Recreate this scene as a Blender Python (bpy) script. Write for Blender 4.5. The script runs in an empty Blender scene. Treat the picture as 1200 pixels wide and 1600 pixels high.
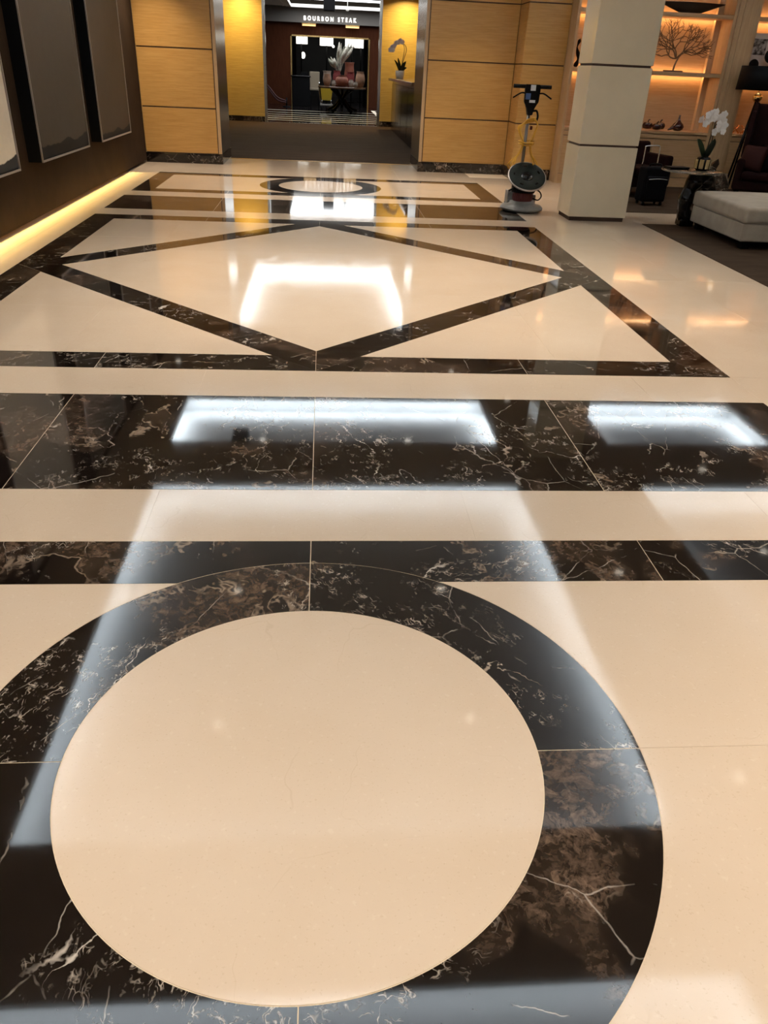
import bpy, bmesh, math, random
from mathutils import Vector, Matrix
random.seed(7)
PI = math.pi
scene = bpy.context.scene
C = scene.collection

# ------------------------------------------------------------------ camera
F_PX, PITCH, YAW, ROLL, CAM_X, CAM_H = 1198.16, 0.524041, 0.091045, 0.047071, 0.04803, 1.6
cam_d = bpy.data.cameras.new('camera'); cam = bpy.data.objects.new('camera', cam_d); C.objects.link(cam)
cam_d.sensor_fit = 'VERTICAL'; cam_d.sensor_height = 32.0; cam_d.lens = F_PX / 1600 * 32.0
cam_d.clip_start = 0.05; cam_d.clip_end = 200
fw = Vector((math.sin(YAW) * math.cos(PITCH), math.cos(YAW) * math.cos(PITCH), -math.sin(PITCH)))
rt = Vector((math.cos(YAW), -math.sin(YAW), 0)); up = rt.cross(fw)
R_ = rt * math.cos(ROLL) + up * math.sin(ROLL); U_ = up * math.cos(ROLL) - rt * math.sin(ROLL)
cam.matrix_world = Matrix(((R_.x, U_.x, -fw.x, CAM_X), (R_.y, U_.y, -fw.y, 0), (R_.z, U_.z, -fw.z, CAM_H), (0, 0, 0, 1)))
scene.camera = cam

# ------------------------------------------------------------------ world, exposure
w = bpy.data.worlds.new('world'); scene.world = w; w.use_nodes = True
w.node_tree.nodes['Background'].inputs[0].default_value = (1.0, 0.85, 0.65, 1)
w.node_tree.nodes['Background'].inputs[1].default_value = 0.02
vs = scene.view_settings
vs.view_transform = 'Standard'; vs.look = 'None'; vs.gamma = 1.0; vs.use_curve_mapping = False
vs.exposure = 0.2
# light levels (watts / colours)
COVE_W = 26.0; COVE_COL = (0.86, 0.95, 1.0)
DOWN_W = 14.5; DOWN_COL = (1.0, 0.86, 0.68)
WARM = (1.0, 0.72, 0.42); LED_ORANGE = (1.0, 0.58, 0.27)

# ------------------------------------------------------------------ helpers
def lin(r, g, b):
    f = lambda c: (c / 255 / 12.92) if c / 255 <= 0.04045 else ((c / 255 + 0.055) / 1.055) ** 2.4
    return (f(r), f(g), f(b), 1)

class NT:
    """tiny node-tree writer"""
    def __init__(s, name):
        s.m = bpy.data.materials.new(name); s.m.use_nodes = True
        s.t = s.m.node_tree; s.b = s.t.nodes['Principled BSDF']
    def n(s, typ, **kw):
        nd = s.t.nodes.new(typ)
        for k, v in kw.items(): setattr(nd, k, v)
        return nd
    def l(s, a, b): s.t.links.new(a, b)
    def put(s, sock, v):
        if hasattr(v, 'is_linked'): s.l(v, sock)
        else: sock.default_value = v
    def math(s, op, a, b=0.0, c=None):
        nd = s.n('ShaderNodeMath', operation=op)
        s.put(nd.inputs[0], a); s.put(nd.inputs[1], b)
        if c is not None: s.put(nd.inputs[2], c)
        return nd.outputs[0]
    def vmath(s, op, a, b):
        nd = s.n('ShaderNodeVectorMath', operation=op)
        s.put(nd.inputs[0], a)
        if op == 'SCALE': s.put(nd.inputs['Scale'], b)
        else: s.put(nd.inputs[1], b)
        return nd.outputs[0]
    def noise(s, vec, scale, detail=3.0, rough=0.5, col=False):
        nd = s.n('ShaderNodeTexNoise'); s.put(nd.inputs['Vector'], vec)
        nd.inputs['Scale'].default_value = scale; nd.inputs['Detail'].default_value = detail; nd.inputs['Roughness'].default_value = rough
        return nd.outputs['Color'] if col else nd.outputs['Fac']
    def vor_edge(s, vec, scale):
        nd = s.n('ShaderNodeTexVoronoi', feature='DISTANCE_TO_EDGE'); s.put(nd.inputs['Vector'], vec)
        nd.inputs['Scale'].default_value = scale
        return nd.outputs['Distance']
    def sstep(s, v, lo, hi, a=0.0, b=1.0):
        nd = s.n('ShaderNodeMapRange', interpolation_type='SMOOTHSTEP')
        s.put(nd.inputs['Value'], v)
        nd.inputs['From Min'].default_value = lo; nd.inputs['From Max'].default_value = hi
        nd.inputs['To Min'].default_value = a; nd.inputs['To Max'].default_value = b
        return nd.outputs[0]
    def mix(s, f, a, b):
        nd = s.n('ShaderNodeMix', data_type='RGBA')
        s.put(nd.inputs['Factor'], f); s.put(nd.inputs['A'], a) if False else None
        A = [i for i in nd.inputs if i.type == 'RGBA']
        s.put(A[0], a); s.put(A[1], b)
        return [o for o in nd.outputs if o.type == 'RGBA'][0]
    def objcoord(s): return s.n('ShaderNodeTexCoord').outputs['Object']
    def rnd(s): return s.n('ShaderNodeObjectInfo').outputs['Random']
    def scaled(s, vec, sc):
        nd = s.n('ShaderNodeMapping'); s.put(nd.inputs['Vector'], vec); nd.inputs['Scale'].default_value = sc
        return nd.outputs[0]
    def bump(s, h, strength=0.2, dist=0.01):
        nd = s.n('ShaderNodeBump'); nd.inputs['Strength'].default_value = strength; nd.inputs['Distance'].default_value = dist
        s.put(nd.inputs['Height'], h); s.l(nd.outputs[0], s.b.inputs['Normal'])

MATS = {}
def simple(name, col, rough=0.5, metal=0.0, ior=1.5, var=0.0, vscale=8.0, emit=None, estr=0.0, bump=0.0, bscale=60, sheen=0.0, stretch=None, trans=0.0, spec=0.5):
    t = NT(name); b = t.b
    b.inputs['Base Color'].default_value = col; b.inputs['Roughness'].default_value = rough
    b.inputs['Specular IOR Level'].default_value = spec; b.inputs['Metallic'].default_value = metal; b.inputs['IOR'].default_value = ior
    if var or bump:
        co = t.objcoord()
        if stretch: co = t.scaled(co, stretch)
    if var:
        n = t.noise(co, vscale, 4, 0.6)
        d = tuple(c * (1 - var) for c in col[:3]) + (1,); l_ = tuple(min(1, c * (1 + var)) for c in col[:3]) + (1,)
        t.l(t.mix(t.sstep(n, 0.3, 0.7), d, l_), b.inputs['Base Color'])
    if bump: t.bump(t.noise(co, bscale, 3), bump, 0.004)
    if emit: b.inputs['Emission Color'].default_value = emit; b.inputs['Emission Strength'].default_value = estr
    if sheen: b.inputs['Sheen Weight'].default_value = sheen
    if trans: b.inputs['Transmission Weight'].default_value = trans
    MATS[name] = t.m
    return t.m

def black_marble():
    t = NT('black_marble')
    rv = t.rnd(); off = t.n('ShaderNodeCombineXYZ')
    t.put(off.inputs[0], t.math('MULTIPLY', rv, 37.0)); t.put(off.inputs[1], t.math('MULTIPLY', rv, 91.0)); t.put(off.inputs[2], t.math('MULTIPLY', rv, 17.0))
    rot = t.n('ShaderNodeVectorRotate', rotation_type='Z_AXIS'); t.l(t.objcoord(), rot.inputs['Vector']); t.put(rot.inputs['Angle'], t.math('MULTIPLY', rv, 23.0))
    p = t.vmath('ADD', rot.outputs[0], off.outputs[0])
    wv = t.vmath('SUBTRACT', t.noise(p, 2.6, 4, 0.55, True), (0.5, 0.5, 0.5))
    pw = t.vmath('ADD', p, t.vmath('SCALE', wv, 0.55))
    wv2 = t.vmath('SUBTRACT', t.noise(p, 11.0, 3, 0.6, True), (0.5, 0.5, 0.5))
    pw2 = t.vmath('ADD', t.vmath('ADD', p, t.vmath('SCALE', wv, 0.16)), t.vmath('SCALE', wv2, 0.09))
    # big brown brecciated patches, made of shards
    pm = t.noise(pw, 1.35, 5, 0.6)
    patch = t.sstep(pm, 0.53, 0.60)
    sh = t.n('ShaderNodeTexVoronoi', feature='F1'); t.put(sh.inputs['Vector'], t.scaled(pw2, (1.0, 0.42, 1.0))); sh.inputs['Scale'].default_value = 24
    shard = t.n('ShaderNodeSeparateColor'); t.l(sh.outputs['Color'], shard.inputs[0])
    grit = t.noise(pw2, 34, 5, 0.7)
    dens = t.math('MULTIPLY', t.sstep(grit, 0.34, 0.72), t.math('ADD', 0.25, t.math('MULTIPLY', shard.outputs[0], 0.9)))
    tan = t.mix(dens, (0.012, 0.007, 0.005, 1), (0.165, 0.108, 0.074, 1))
    base = t.mix(t.noise(p, 4, 5, 0.6), (0.0035, 0.0028, 0.0025, 1), (0.012, 0.008, 0.0065, 1))
    c = t.mix(t.math('MULTIPLY', patch, 0.9), base, tan)
    # pale outlines where a patch breaks off
    rim = t.math('ABSOLUTE', t.math('SUBTRACT', pm, 0.56))
    rimv = t.math('MULTIPLY', t.sstep(rim, 0.0, 0.014, 1, 0), t.sstep(t.noise(p, 4.0, 4, 0.6), 0.50, 0.64))
    c = t.mix(t.math('MULTIPLY', rimv, t.math('ADD', 0.25, t.math('MULTIPLY', grit, 0.8))), c, (0.34, 0.25, 0.18, 1))
    # bold broken white / tan veins
    wd = t.sstep(t.noise(p, 12.0, 4, 0.7), 0.42, 0.72, 0.0003, 0.010)
    def vein(vec, lev, mk, strength, colr):
        r_ = t.math('ABSOLUTE', t.math('SUBTRACT', vec, lev))
        va = t.n('ShaderNodeMapRange', interpolation_type='SMOOTHSTEP'); t.put(va.inputs[0], r_); va.inputs[1].default_value = 0; t.put(va.inputs[2], wd); va.inputs[3].default_value = 1; va.inputs[4].default_value = 0
        return t.mix(t.math('MULTIPLY', t.math('MULTIPLY', va.outputs[0], mk), strength), c, colr)
    vn = t.noise(t.scaled(pw2, (1.0, 0.36, 1.0)), 2.3, 2, 0.5)
    c = vein(vn, 0.5, t.sstep(t.noise(p, 2.2, 2), 0.50, 0.58), 0.9, (0.55, 0.48, 0.42, 1))
    c = vein(vn, 0.60, t.sstep(t.noise(p, 2.9, 2), 0.50, 0.60), 0.8, (0.42, 0.33, 0.26, 1))
    # thin straight fracture veins
    pw3 = t.vmath('ADD', p, t.vmath('SCALE', wv2, 0.03))
    e1 = t.vor_edge(t.scaled(pw3, (1.0, 0.45, 1.0)), 4.2)
    v1 = t.math('MULTIPLY', t.sstep(e1, 0.0, 0.009, 1, 0), t.sstep(t.noise(p, 3.4, 4, 0.6), 0.50, 0.62))
    c = t.mix(t.math('MULTIPLY', v1, 0.55), c, (0.50, 0.43, 0.37, 1))
    # swarms of short fine calcite scratches running with the bedding, in two densities
    for sc2, th, amt in ((26.0, 0.05, 0.7), (55.0, 0.07, 0.45)):
        e2 = t.vor_edge(t.scaled(pw2, (1.0, 0.22, 1.0)), sc2)
        v2 = t.math('MULTIPLY', t.sstep(e2, 0.0, th, 1, 0), t.math('MULTIPLY', t.sstep(t.noise(pw, 2.2, 4, 0.6), 0.47, 0.60), t.sstep(t.noise(p, 19, 4, 0.65), 0.49, 0.60)))
        c = t.mix(t.math('MULTIPLY', v2, amt), c, (0.50, 0.42, 0.35, 1))
    t.l(c, t.b.inputs['Base Color'])
    t.b.inputs['Roughness'].default_value = 0.045; t.b.inputs['IOR'].default_value = 1.62
    MATS['black_marble'] = t.m

def beige_stone():
    t = NT('beige_stone')
    rv = t.rnd(); off = t.n('ShaderNodeCombineXYZ')
    for i, k in enumerate((31.0, 77.0, 5.0)): t.put(off.inputs[i], t.math('MULTIPLY', rv, k))
    p = t.vmath('ADD', t.objcoord(), off.outputs[0])
    c = t.mix(t.noise(p, 2.2, 5, 0.6), (0.60, 0.462, 0.338, 1), (0.67, 0.54, 0.42, 1))
    c = t.mix(t.math('MULTIPLY', t.sstep(t.noise(p, 130, 2), 0.62, 0.72), 0.20), c, (0.40, 0.27, 0.16, 1))
    c = t.mix(t.math('MULTIPLY', t.sstep(t.noise(p, 55, 3), 0.6, 0.75), 0.25), c, (0.74, 0.64, 0.50, 1))
    wv = t.vmath('SUBTRACT', t.noise(p, 3.0, 3, 0.5, True), (0.5, 0.5, 0.5))
    e = t.vor_edge(t.vmath('ADD', p, t.vmath('SCALE', wv, 0.4)), 2.0)
    cr = t.math('MULTIPLY', t.sstep(e, 0.0, 0.006, 1, 0), t.sstep(t.noise(p, 2.5, 2), 0.52, 0.62))
    c = t.mix(t.math('MULTIPLY', cr, 0.14), c, (0.36, 0.24, 0.14, 1))
    hv = t.math('MULTIPLY', rv, 1.0)
    t.l(c, t.b.inputs['Base Color'])
    t.put(t.b.inputs['Roughness'], t.sstep(t.noise(p, 9, 3), 0.3, 0.7, 0.05, 0.09))
    t.b.inputs['IOR'].default_value = 1.6
    MATS['beige_stone'] = t.m

def wood(name, c1, c2, axis_scale, rough=0.34):
    t = NT(name)
    rv = t.rnd(); off = t.n('ShaderNodeCombineXYZ'); t.put(off.inputs[0], t.math('MULTIPLY', rv, 11.0)); t.put(off.inputs[2], t.math('MULTIPLY', rv, 53.0))
    p = t.scaled(t.vmath('ADD', t.objcoord(), off.outputs[0]), axis_scale)
    g = t.noise(p, 6, 5, 0.65); g2 = t.noise(p, 22, 3, 0.5)
    c = t.mix(t.sstep(g, 0.3, 0.7), c1, c2)
    c = t.mix(t.math('MULTIPLY', t.sstep(g2, 0.5, 0.75), 0.35), c, tuple(x * 0.72 for x in c1[:3]) + (1,))
    t.l(c, t.b.inputs['Base Color']); t.b.inputs['Roughness'].default_value = rough; t.b.inputs['IOR'].default_value = 1.45
    if rough > 0.6: t.b.inputs['Specular IOR Level'].default_value = 0.1
    MATS[name] = t.m

def canvas(name, top, bottom, dark, zsplit):
    """abstract painted panel: plain wash with a torn dark band along the lower edge"""
    t = NT(name); p = t.objcoord(); sx = t.n('ShaderNodeSeparateXYZ'); t.l(p, sx.inputs[0])
    n1 = t.noise(t.scaled(p, (1, 1, 0.2)), 2.4, 3, 0.5)
    edge = t.math('ADD', sx.outputs[2], t.math('MULTIPLY', t.math('SUBTRACT', n1, 0.5), 0.16))
    col = t.mix(t.sstep(sx.outputs[2], 0.6, 2.6), bottom, top)
    col = t.mix(t.math('MULTIPLY', t.noise(p, 5, 5, 0.7), 0.25), col, dark)
    c = t.mix(t.sstep(edge, zsplit - 0.006, zsplit + 0.006), dark, col)
    t.l(c, t.b.inputs['Base Color']); t.b.inputs['Roughness'].default_value = 0.6; t.b.inputs['Specular IOR Level'].default_value = 0.15
    MATS[name] = t.m

def gold_paper():
    t = NT('gold_paper'); p = t.objcoord()
    g = t.noise(t.scaled(p, (0.35, 0.35, 9)), 7, 4, 0.6)
    g2 = t.noise(t.scaled(p, (2, 2, 2)), 14, 3)
    c = t.mix(t.sstep(g, 0.3, 0.7), (0.42, 0.24, 0.035, 1), (0.56, 0.345, 0.065, 1))
    c = t.mix(t.math('MULTIPLY', g2, 0.3), c, (0.60, 0.40, 0.11, 1))
    t.l(c, t.b.inputs['Base Color']); t.b.inputs['Roughness'].default_value = 0.5
    MATS['gold_paper'] = t.m

def carpet_mat(name, c1, c2, sc):
    t = NT(name); p = t.objcoord()
    g = t.noise(t.scaled(p, sc), 3.0, 5, 0.65); f = t.noise(p, 220, 2)
    c = t.mix(t.sstep(g, 0.3, 0.7), c1, c2); c = t.mix(t.math('MULTIPLY', f, 0.4), c, tuple(x * 0.5 for x in c1[:3]) + (1,))
    t.l(c, t.b.inputs['Base Color']); t.b.inputs['Roughness'].default_value = 0.95; t.b.inputs['Specular IOR Level'].default_value = 0.1
    t.bump(f, 0.5, 0.006); MATS[name] = t.m

def print_mat():
    t = NT('bw_print'); p = t.objcoord()
    g = t.noise(p, 11, 3, 0.6)
    t.l(t.mix(t.sstep(g, 0.40, 0.66), (0.02, 0.02, 0.02, 1), (0.55, 0.53, 0.5, 1)), t.b.inputs['Base Color']); t.b.inputs['Roughness'].default_value = 0.6
    MATS['bw_print'] = t.m

def striped_floor():
    pass

black_marble(); beige_stone(); gold_paper(); print_mat()
wood('wood', (0.42, 0.215, 0.055, 1), (0.52, 0.285, 0.085, 1), (0.35, 0.35, 7.0))
wood('wood_v', (0.42, 0.255, 0.125, 1), (0.50, 0.325, 0.17, 1), (7.0, 7.0, 0.5))
wood('red_wood', (0.050, 0.014, 0.0055, 1), (0.074, 0.023, 0.009, 1), (6.0, 6.0, 0.4), 0.75)
wood('wood_shelf', (0.40, 0.225, 0.10, 1), (0.48, 0.285, 0.14, 1), (0.35, 0.35, 7.0))
carpet_mat('carpet_hall', (0.046, 0.026, 0.014, 1), (0.072, 0.044, 0.025, 1), (0.25, 2.2, 1))
carpet_mat('carpet_lounge', (0.040, 0.024, 0.014, 1), (0.064, 0.041, 0.026, 1), (0.6, 2.0, 1))
canvas('canvas_pale', (0.62, 0.52, 0.39, 1), (0.80, 0.66, 0.48, 1), (0.03, 0.027, 0.024, 1), 0.72)
canvas('canvas_grey', (0.135, 0.093, 0.055, 1), (0.082, 0.058, 0.036, 1), (0.008, 0.006, 0.005, 1), 0.745)
canvas('canvas_brown', (0.125, 0.080, 0.043, 1), (0.080, 0.051, 0.029, 1), (0.010, 0.007, 0.006, 1), 0.69)
simple('grout', (0.62, 0.50, 0.36, 1), 0.8)
simple('groove', (0.055, 0.024, 0.010, 1), 0.7)
simple('brown_wall', (0.034, 0.020, 0.011, 1), 0.9, ior=1.25, var=0.12, vscale=3, spec=0.15)
simple('ceiling_paint', (0.30, 0.26, 0.21, 1), 0.8)
simple('tray_paint', (0.44, 0.45, 0.46, 1), 0.9)
simple('white_paint', (0.78, 0.75, 0.70, 1), 0.6)
simple('cream_lacquer', (0.76, 0.645, 0.46, 1), 0.12, var=0.03, vscale=2)
simple('taupe_trim', (0.20, 0.15, 0.10, 1), 0.5)
simple('steel', (0.62, 0.58, 0.52, 1), 0.22, 1.0)
simple('steel_dark', (0.22, 0.20, 0.18, 1), 0.3, 1.0)
simple('chrome', (0.75, 0.75, 0.75, 1), 0.12, 1.0)
simple('brass', (0.78, 0.53, 0.22, 1), 0.22, 1.0)
simple('copper', (0.72, 0.36, 0.16, 1), 0.2, 1.0)
simple('black_gloss', (0.004, 0.0035, 0.004, 1), 0.14, ior=1.33)
simple('black_matte', (0.004, 0.004, 0.0045, 1), 0.6, ior=1.35, spec=0.15)
simple('black_fabric', (0.004, 0.004, 0.005, 1), 0.85, bump=0.3, ior=1.3, spec=0.15)
simple('rubber', (0.005, 0.005, 0.005, 1), 0.7, spec=0.15)
simple('pad_disc', (0.013, 0.016, 0.013, 1), 0.6, var=0.15, vscale=12, ior=1.35, spec=0.15)
simple('grey_plastic', (0.20, 0.185, 0.165, 1), 0.5, var=0.12, vscale=10)
simple('dark_red', (0.13, 0.022, 0.020, 1), 0.4)
simple('cord_yellow', (0.62, 0.32, 0.025, 1), 0.5)
simple('blue_label', (0.05, 0.10, 0.26, 1), 0.5)
simple('white_label', (0.65, 0.68, 0.70, 1), 0.5)
simple('maroon_velvet', (0.013, 0.0035, 0.003, 1), 0.8, var=0.2, ior=1.3, spec=0.15)
simple('maroon_light', (0.030, 0.009, 0.007, 1), 0.75, ior=1.35, spec=0.15)
simple('grey_velvet', (0.33, 0.275, 0.21, 1), 0.85, sheen=0.15, var=0.10, vscale=5, bump=0.15, bscale=25)
simple('patterned_velvet', (0.22, 0.18, 0.14, 1), 0.85, var=0.35, vscale=30)
simple('dark_glass_red', (0.030, 0.006, 0.006, 1), 0.09)
simple('coral_brown', (0.11, 0.06, 0.028, 1), 0.6)
simple('bronze_bowl', (0.10, 0.075, 0.052, 1), 0.4, 0.3)
simple('petal', (0.82, 0.79, 0.76, 1), 0.55)
simple('petal_pink', (0.80, 0.70, 0.66, 1), 0.55)
simple('leaf', (0.035, 0.07, 0.030, 1), 0.35)
simple('leaf_dark', (0.012, 0.022, 0.012, 1), 0.4)
simple('stem', (0.05, 0.04, 0.02, 1), 0.5)
simple('vase_gold', (0.55, 0.40, 0.20, 1), 0.25, 0.6, var=0.3, vscale=20, stretch=(6, 6, 0.3))
simple('pot_white', (0.62, 0.58, 0.52, 1), 0.5, var=0.1, vscale=30)
simple('counter_top', (0.16, 0.085, 0.045, 1), 0.15)
simple('glass_top', (0.55, 0.50, 0.40, 1), 0.05, trans=0.85)
simple('shade_lit', (0.9, 0.88, 0.82, 1), 0.7, emit=(1, 0.95, 0.85, 1), estr=2.2)
simple('bulb_lit', (1, 0.95, 0.9, 1), 0.5, emit=(1, 0.93, 0.82, 1), estr=6.0)
simple('sign_lit', (1, 1, 1, 1), 0.5, emit=(1, 0.97, 0.92, 1), estr=2.6)
simple('tray_glow', (1, 1, 1, 1), 0.6, emit=(0.93, 0.97, 1.0, 1), estr=3.2)
simple('amber_lit', (0.9, 0.6, 0.3, 1), 0.5, emit=(1, 0.52, 0.16, 1), estr=0.9)
simple('lens_lit', (1, 1, 1, 1), 0.4, emit=(1, 0.9, 0.75, 1), estr=3.0)
simple('terracotta', (0.30, 0.10, 0.06, 1), 0.6, var=0.15)
simple('terracotta_pale', (0.42, 0.24, 0.15, 1), 0.6, var=0.2)
simple('pottery_cream', (0.45, 0.38, 0.32, 1), 0.6, var=0.15)
simple('pottery_red', (0.20, 0.035, 0.035, 1), 0.5)
simple('pampas', (0.50, 0.47, 0.40, 1), 0.9, var=0.3, vscale=25)
simple('pampas_dark', (0.22, 0.22, 0.17, 1), 0.9, var=0.3, vscale=25)
simple('yellow_plastic', (0.62, 0.42, 0.03, 1), 0.45)
simple('cream_cloth', (0.20, 0.16, 0.11, 1), 0.8)
simple('rope_red', (0.05, 0.012, 0.012, 1), 0.7)
simple('bulkhead_grey', (0.17, 0.155, 0.14, 1), 0.6)
simple('night_wall', (0.008, 0.010, 0.014, 1), 0.4)
simple('drape', (0.42, 0.34, 0.25, 1), 0.8)
simple('drape_grey', (0.10, 0.09, 0.085, 1), 0.8)
simple('foyer_black', (0.012, 0.010, 0.010, 1), 0.06)
simple('foyer_white', (0.75, 0.66, 0.52, 1), 0.6, spec=0.0)
simple('silver_lip', (0.42, 0.36, 0.31, 1), 0.35, 0.5)
M = MATS

# ---- mesh helpers (each adds to a bmesh)
def box(bm, x0, x1, y0, y1, z0, z1, bev=0.0, seg=1):
    b2 = bmesh.new()
    vs_ = [b2.verts.new((x, y, z)) for z in (z0, z1) for y in (y0, y1) for x in (x0, x1)]
    for f in ((0, 2, 3, 1), (4, 5, 7, 6), (0, 1, 5, 4), (2, 6, 7, 3), (0, 4, 6, 2), (1, 3, 7, 5)): b2.faces.new([vs_[i] for i in f])
    if bev: bmesh.ops.bevel(b2, geom=list(b2.edges), offset=bev, segments=seg, profile=0.5, affect='EDGES')
    join(bm, b2); return bm
def join(bm, b2, mat=None):
    vm = {}
    for v in b2.verts: vm[v] = bm.verts.new((mat @ v.co) if mat else v.co)
    for f in b2.faces:
        try: nf = bm.faces.new([vm[v] for v in f.verts]); nf.smooth = f.smooth
        except ValueError: pass
    b2.free()
def lathe(bm, prof, n=24, cx=0, cy=0, mat=None, smooth=True, cap=True):
    b2 = bmesh.new(); rings = []
    for r, z in prof:
        if r < 1e-5: rings.append([b2.verts.new((cx, cy, z))])
        else: rings.append([b2.verts.new((cx + r * math.cos(2 * PI * i / n), cy + r * math.sin(2 * PI * i / n), z)) for i in range(n)])
    for a, b in zip(rings, rings[1:]):
        for i in range(n):
            j = (i + 1) % n
            if len(a) == 1 and len(b) == 1: continue
            if len(a) == 1: f = b2.faces.new((a[0], b[j], b[i]))
            elif len(b) == 1: f = b2.faces.new((a[i], a[j], b[0]))
            else: f = b2.faces.new((a[i], a[j], b[j], b[i]))
            f.smooth = smooth
    if cap:
        if len(rings[0]) > 1: b2.faces.new(rings[0][::-1])
        if len(rings[-1]) > 1: b2.faces.new(rings[-1])
    join(bm, b2, mat); return bm
def tube(bm, pts, r, n=8, smooth=True):
    """swept tube; r is a number or a list"""
    pts = [Vector(p) for p in pts]; rs = r if isinstance(r, (list, tuple)) else [r] * len(pts)
    rings = []; prev = None
    for i, p in enumerate(pts):
        d = (pts[min(i + 1, len(pts) - 1)] - pts[max(i - 1, 0)]).normalized()
        if prev is None: a = d.orthogonal().normalized()
        else:
            a = prev - d * prev.dot(d)
            a = a.normalized() if a.length > 1e-6 else d.orthogonal().normalized()
        prev = a; b = d.cross(a)
        rings.append([bm.verts.new(p + (a * math.cos(2 * PI * k / n) + b * math.sin(2 * PI * k / n)) * rs[i]) for k in range(n)])
    for A, B in zip(rings, rings[1:]):
        for k in range(n):
            j = (k + 1) % n; f = bm.faces.new((A[k], A[j], B[j], B[k])); f.smooth = smooth
    bm.faces.new(rings[0][::-1]); bm.faces.new(rings[-1]); return bm
def spline(pts, n=6):
    """catmull-rom through the points"""
    P = [Vector(p) for p in pts]; P = [P[0] * 2 - P[1]] + P + [P[-1] * 2 - P[-2]]; out = []
    for i in range(1, len(P) - 2):
        for k in range(n):
            t = k / n; a, b, c, d = P[i - 1], P[i], P[i + 1], P[i + 2]
            out.append(0.5 * ((2 * b) + (c - a) * t + (2 * a - 5 * b + 4 * c - d) * t * t + (3 * b - a - 3 * c + d) * t ** 3))
    out.append(P[-2]); return out
def ball(bm, c, rx, ry=None, rz=None, u=16, v=10):
    ry = ry or rx; rz = rz or rx; b2 = bmesh.new()
    bmesh.ops.create_uvsphere(b2, u_segments=u, v_segments=v, radius=1)
    for f in b2.faces: f.smooth = True
    join(bm, b2, Matrix.Translation(c) @ Matrix.Diagonal((rx, ry, rz, 1))); return bm
def prism(bm, poly, z0, z1):
    a = [bm.verts.new((x, y, z0)) for x, y in poly]; b = [bm.verts.new((x, y, z1)) for x, y in poly]
    bm.faces.new(a[::-1]); bm.faces.new(b)
    for i in range(len(poly)):
        j = (i + 1) % len(poly); bm.faces.new((a[i], a[j], b[j], b[i]))
    return bm
def obj(name, bm, mat, parent=None, loc=None, smooth_angle=None):
    me = bpy.data.meshes.new(name)
    bmesh.ops.recalc_face_normals(bm, faces=bm.faces[:])
    bm.to_mesh(me); bm.free(); me.materials.append(M[mat])
    o = bpy.data.objects.new(name, me); C.objects.link(o)
    if parent: o.parent = parent
    if loc is not None: o.location = loc
    return o
def B(): return bmesh.new()
def rounded(bm, x0, x1, y0, y1, z0, z1, r, puff=0.0, n=8, mat=None):
    """box with truly rounded edges and a slightly crowned top and bottom"""
    def ax(a, b): return [a, a + r * 0.3, a + r * 0.65, a + r] + [a + r + (b - a - 2 * r) * k / n for k in range(1, n)] + [b - r, b - r * 0.65, b - r * 0.3, b]
    X, Y, Z = ax(x0, x1), ax(y0, y1), ax(z0, z1); vm = {}; b2 = bmesh.new()
    def vert(p):
        k = tuple(round(c, 6) for c in p)
        if k not in vm:
            q = Vector((min(max(p[0], x0 + r), x1 - r), min(max(p[1], y0 + r), y1 - r), min(max(p[2], z0 + r), z1 - r))); d = Vector(p) - q
            o = q + d.normalized() * r if d.length > 1e-9 else Vector(p)
            u = (p[0] - (x0 + x1) / 2) * 2 / (x1 - x0); w_ = (p[1] - (y0 + y1) / 2) * 2 / (y1 - y0); t = (p[2] - (z0 + z1) / 2) * 2 / (z1 - z0)
            o.z += puff * (1 - u ** 4) * (1 - w_ ** 4) * t
            vm[k] = b2.verts.new(o)
        return vm[k]
    def sheet(A, Bb, f):
        for a0, a1 in zip(A, A[1:]):
            for c0, c1 in zip(Bb, Bb[1:]):
                fc = b2.faces.new([vert(f(a0, c0)), vert(f(a1, c0)), vert(f(a1, c1)), vert(f(a0, c1))]); fc.smooth = True
    for z in (z0, z1): sheet(X, Y, lambda a, c: (a, c, z))
    for y in (y0, y1): sheet(X, Z, lambda a, c: (a, y, c))
    for x in (x0, x1): sheet(Y, Z, lambda a, c: (x, a, c))
    join(bm, b2, mat); return bm
def tag(o, label, cat=None, group=None, kind=None):
    o['label'] = label
    if cat: o['category'] = cat
    if group: o['group'] = group
    if kind: o['kind'] = kind
    return o
def thing(name, label, cat, loc=(0, 0, 0), rz=0.0, group=None):
    o = bpy.data.objects.new(name, None); C.objects.link(o); o.location = loc; o.rotation_euler = (0, 0, rz)
    o.empty_display_size = 0.1
    return tag(o, label, cat, group)
def struct(name, bm, mat, label):
    o = obj(name, bm, mat); o['kind'] = 'structure'; o['label'] = label; return o
def clone(root, parent=None):
    c = root.copy(); C.objects.link(c); c.parent = parent
    for ch in root.children: clone(ch, c)
    return c
def boxobj(name, mat, parent, x0, x1, y0, y1, z0, z1, bev=0.0, seg=1):
    """box whose origin sits at its own centre"""
    cx, cy, cz = (x0 + x1) / 2, (y0 + y1) / 2, (z0 + z1) / 2
    return obj(name, box(B(), x0 - cx, x1 - cx, y0 - cy, y1 - cy, z0 - cz, z1 - cz, bev, seg), mat, parent, (cx, cy, cz))
def area(name, loc, rot, sx, sy, watts, col, parent=None, shape='RECTANGLE', spread=PI):
    ld = bpy.data.lights.new(name, 'AREA'); ld.shape = shape; ld.size = sx
    if shape in ('RECTANGLE', 'ELLIPSE'): ld.size_y = sy
    ld.energy = watts; ld.color = col; ld.spread = spread
    o = bpy.data.objects.new(name, ld); C.objects.link(o); o.location = loc; o.rotation_euler = rot
    if parent: o.parent = parent
    return o

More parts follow.
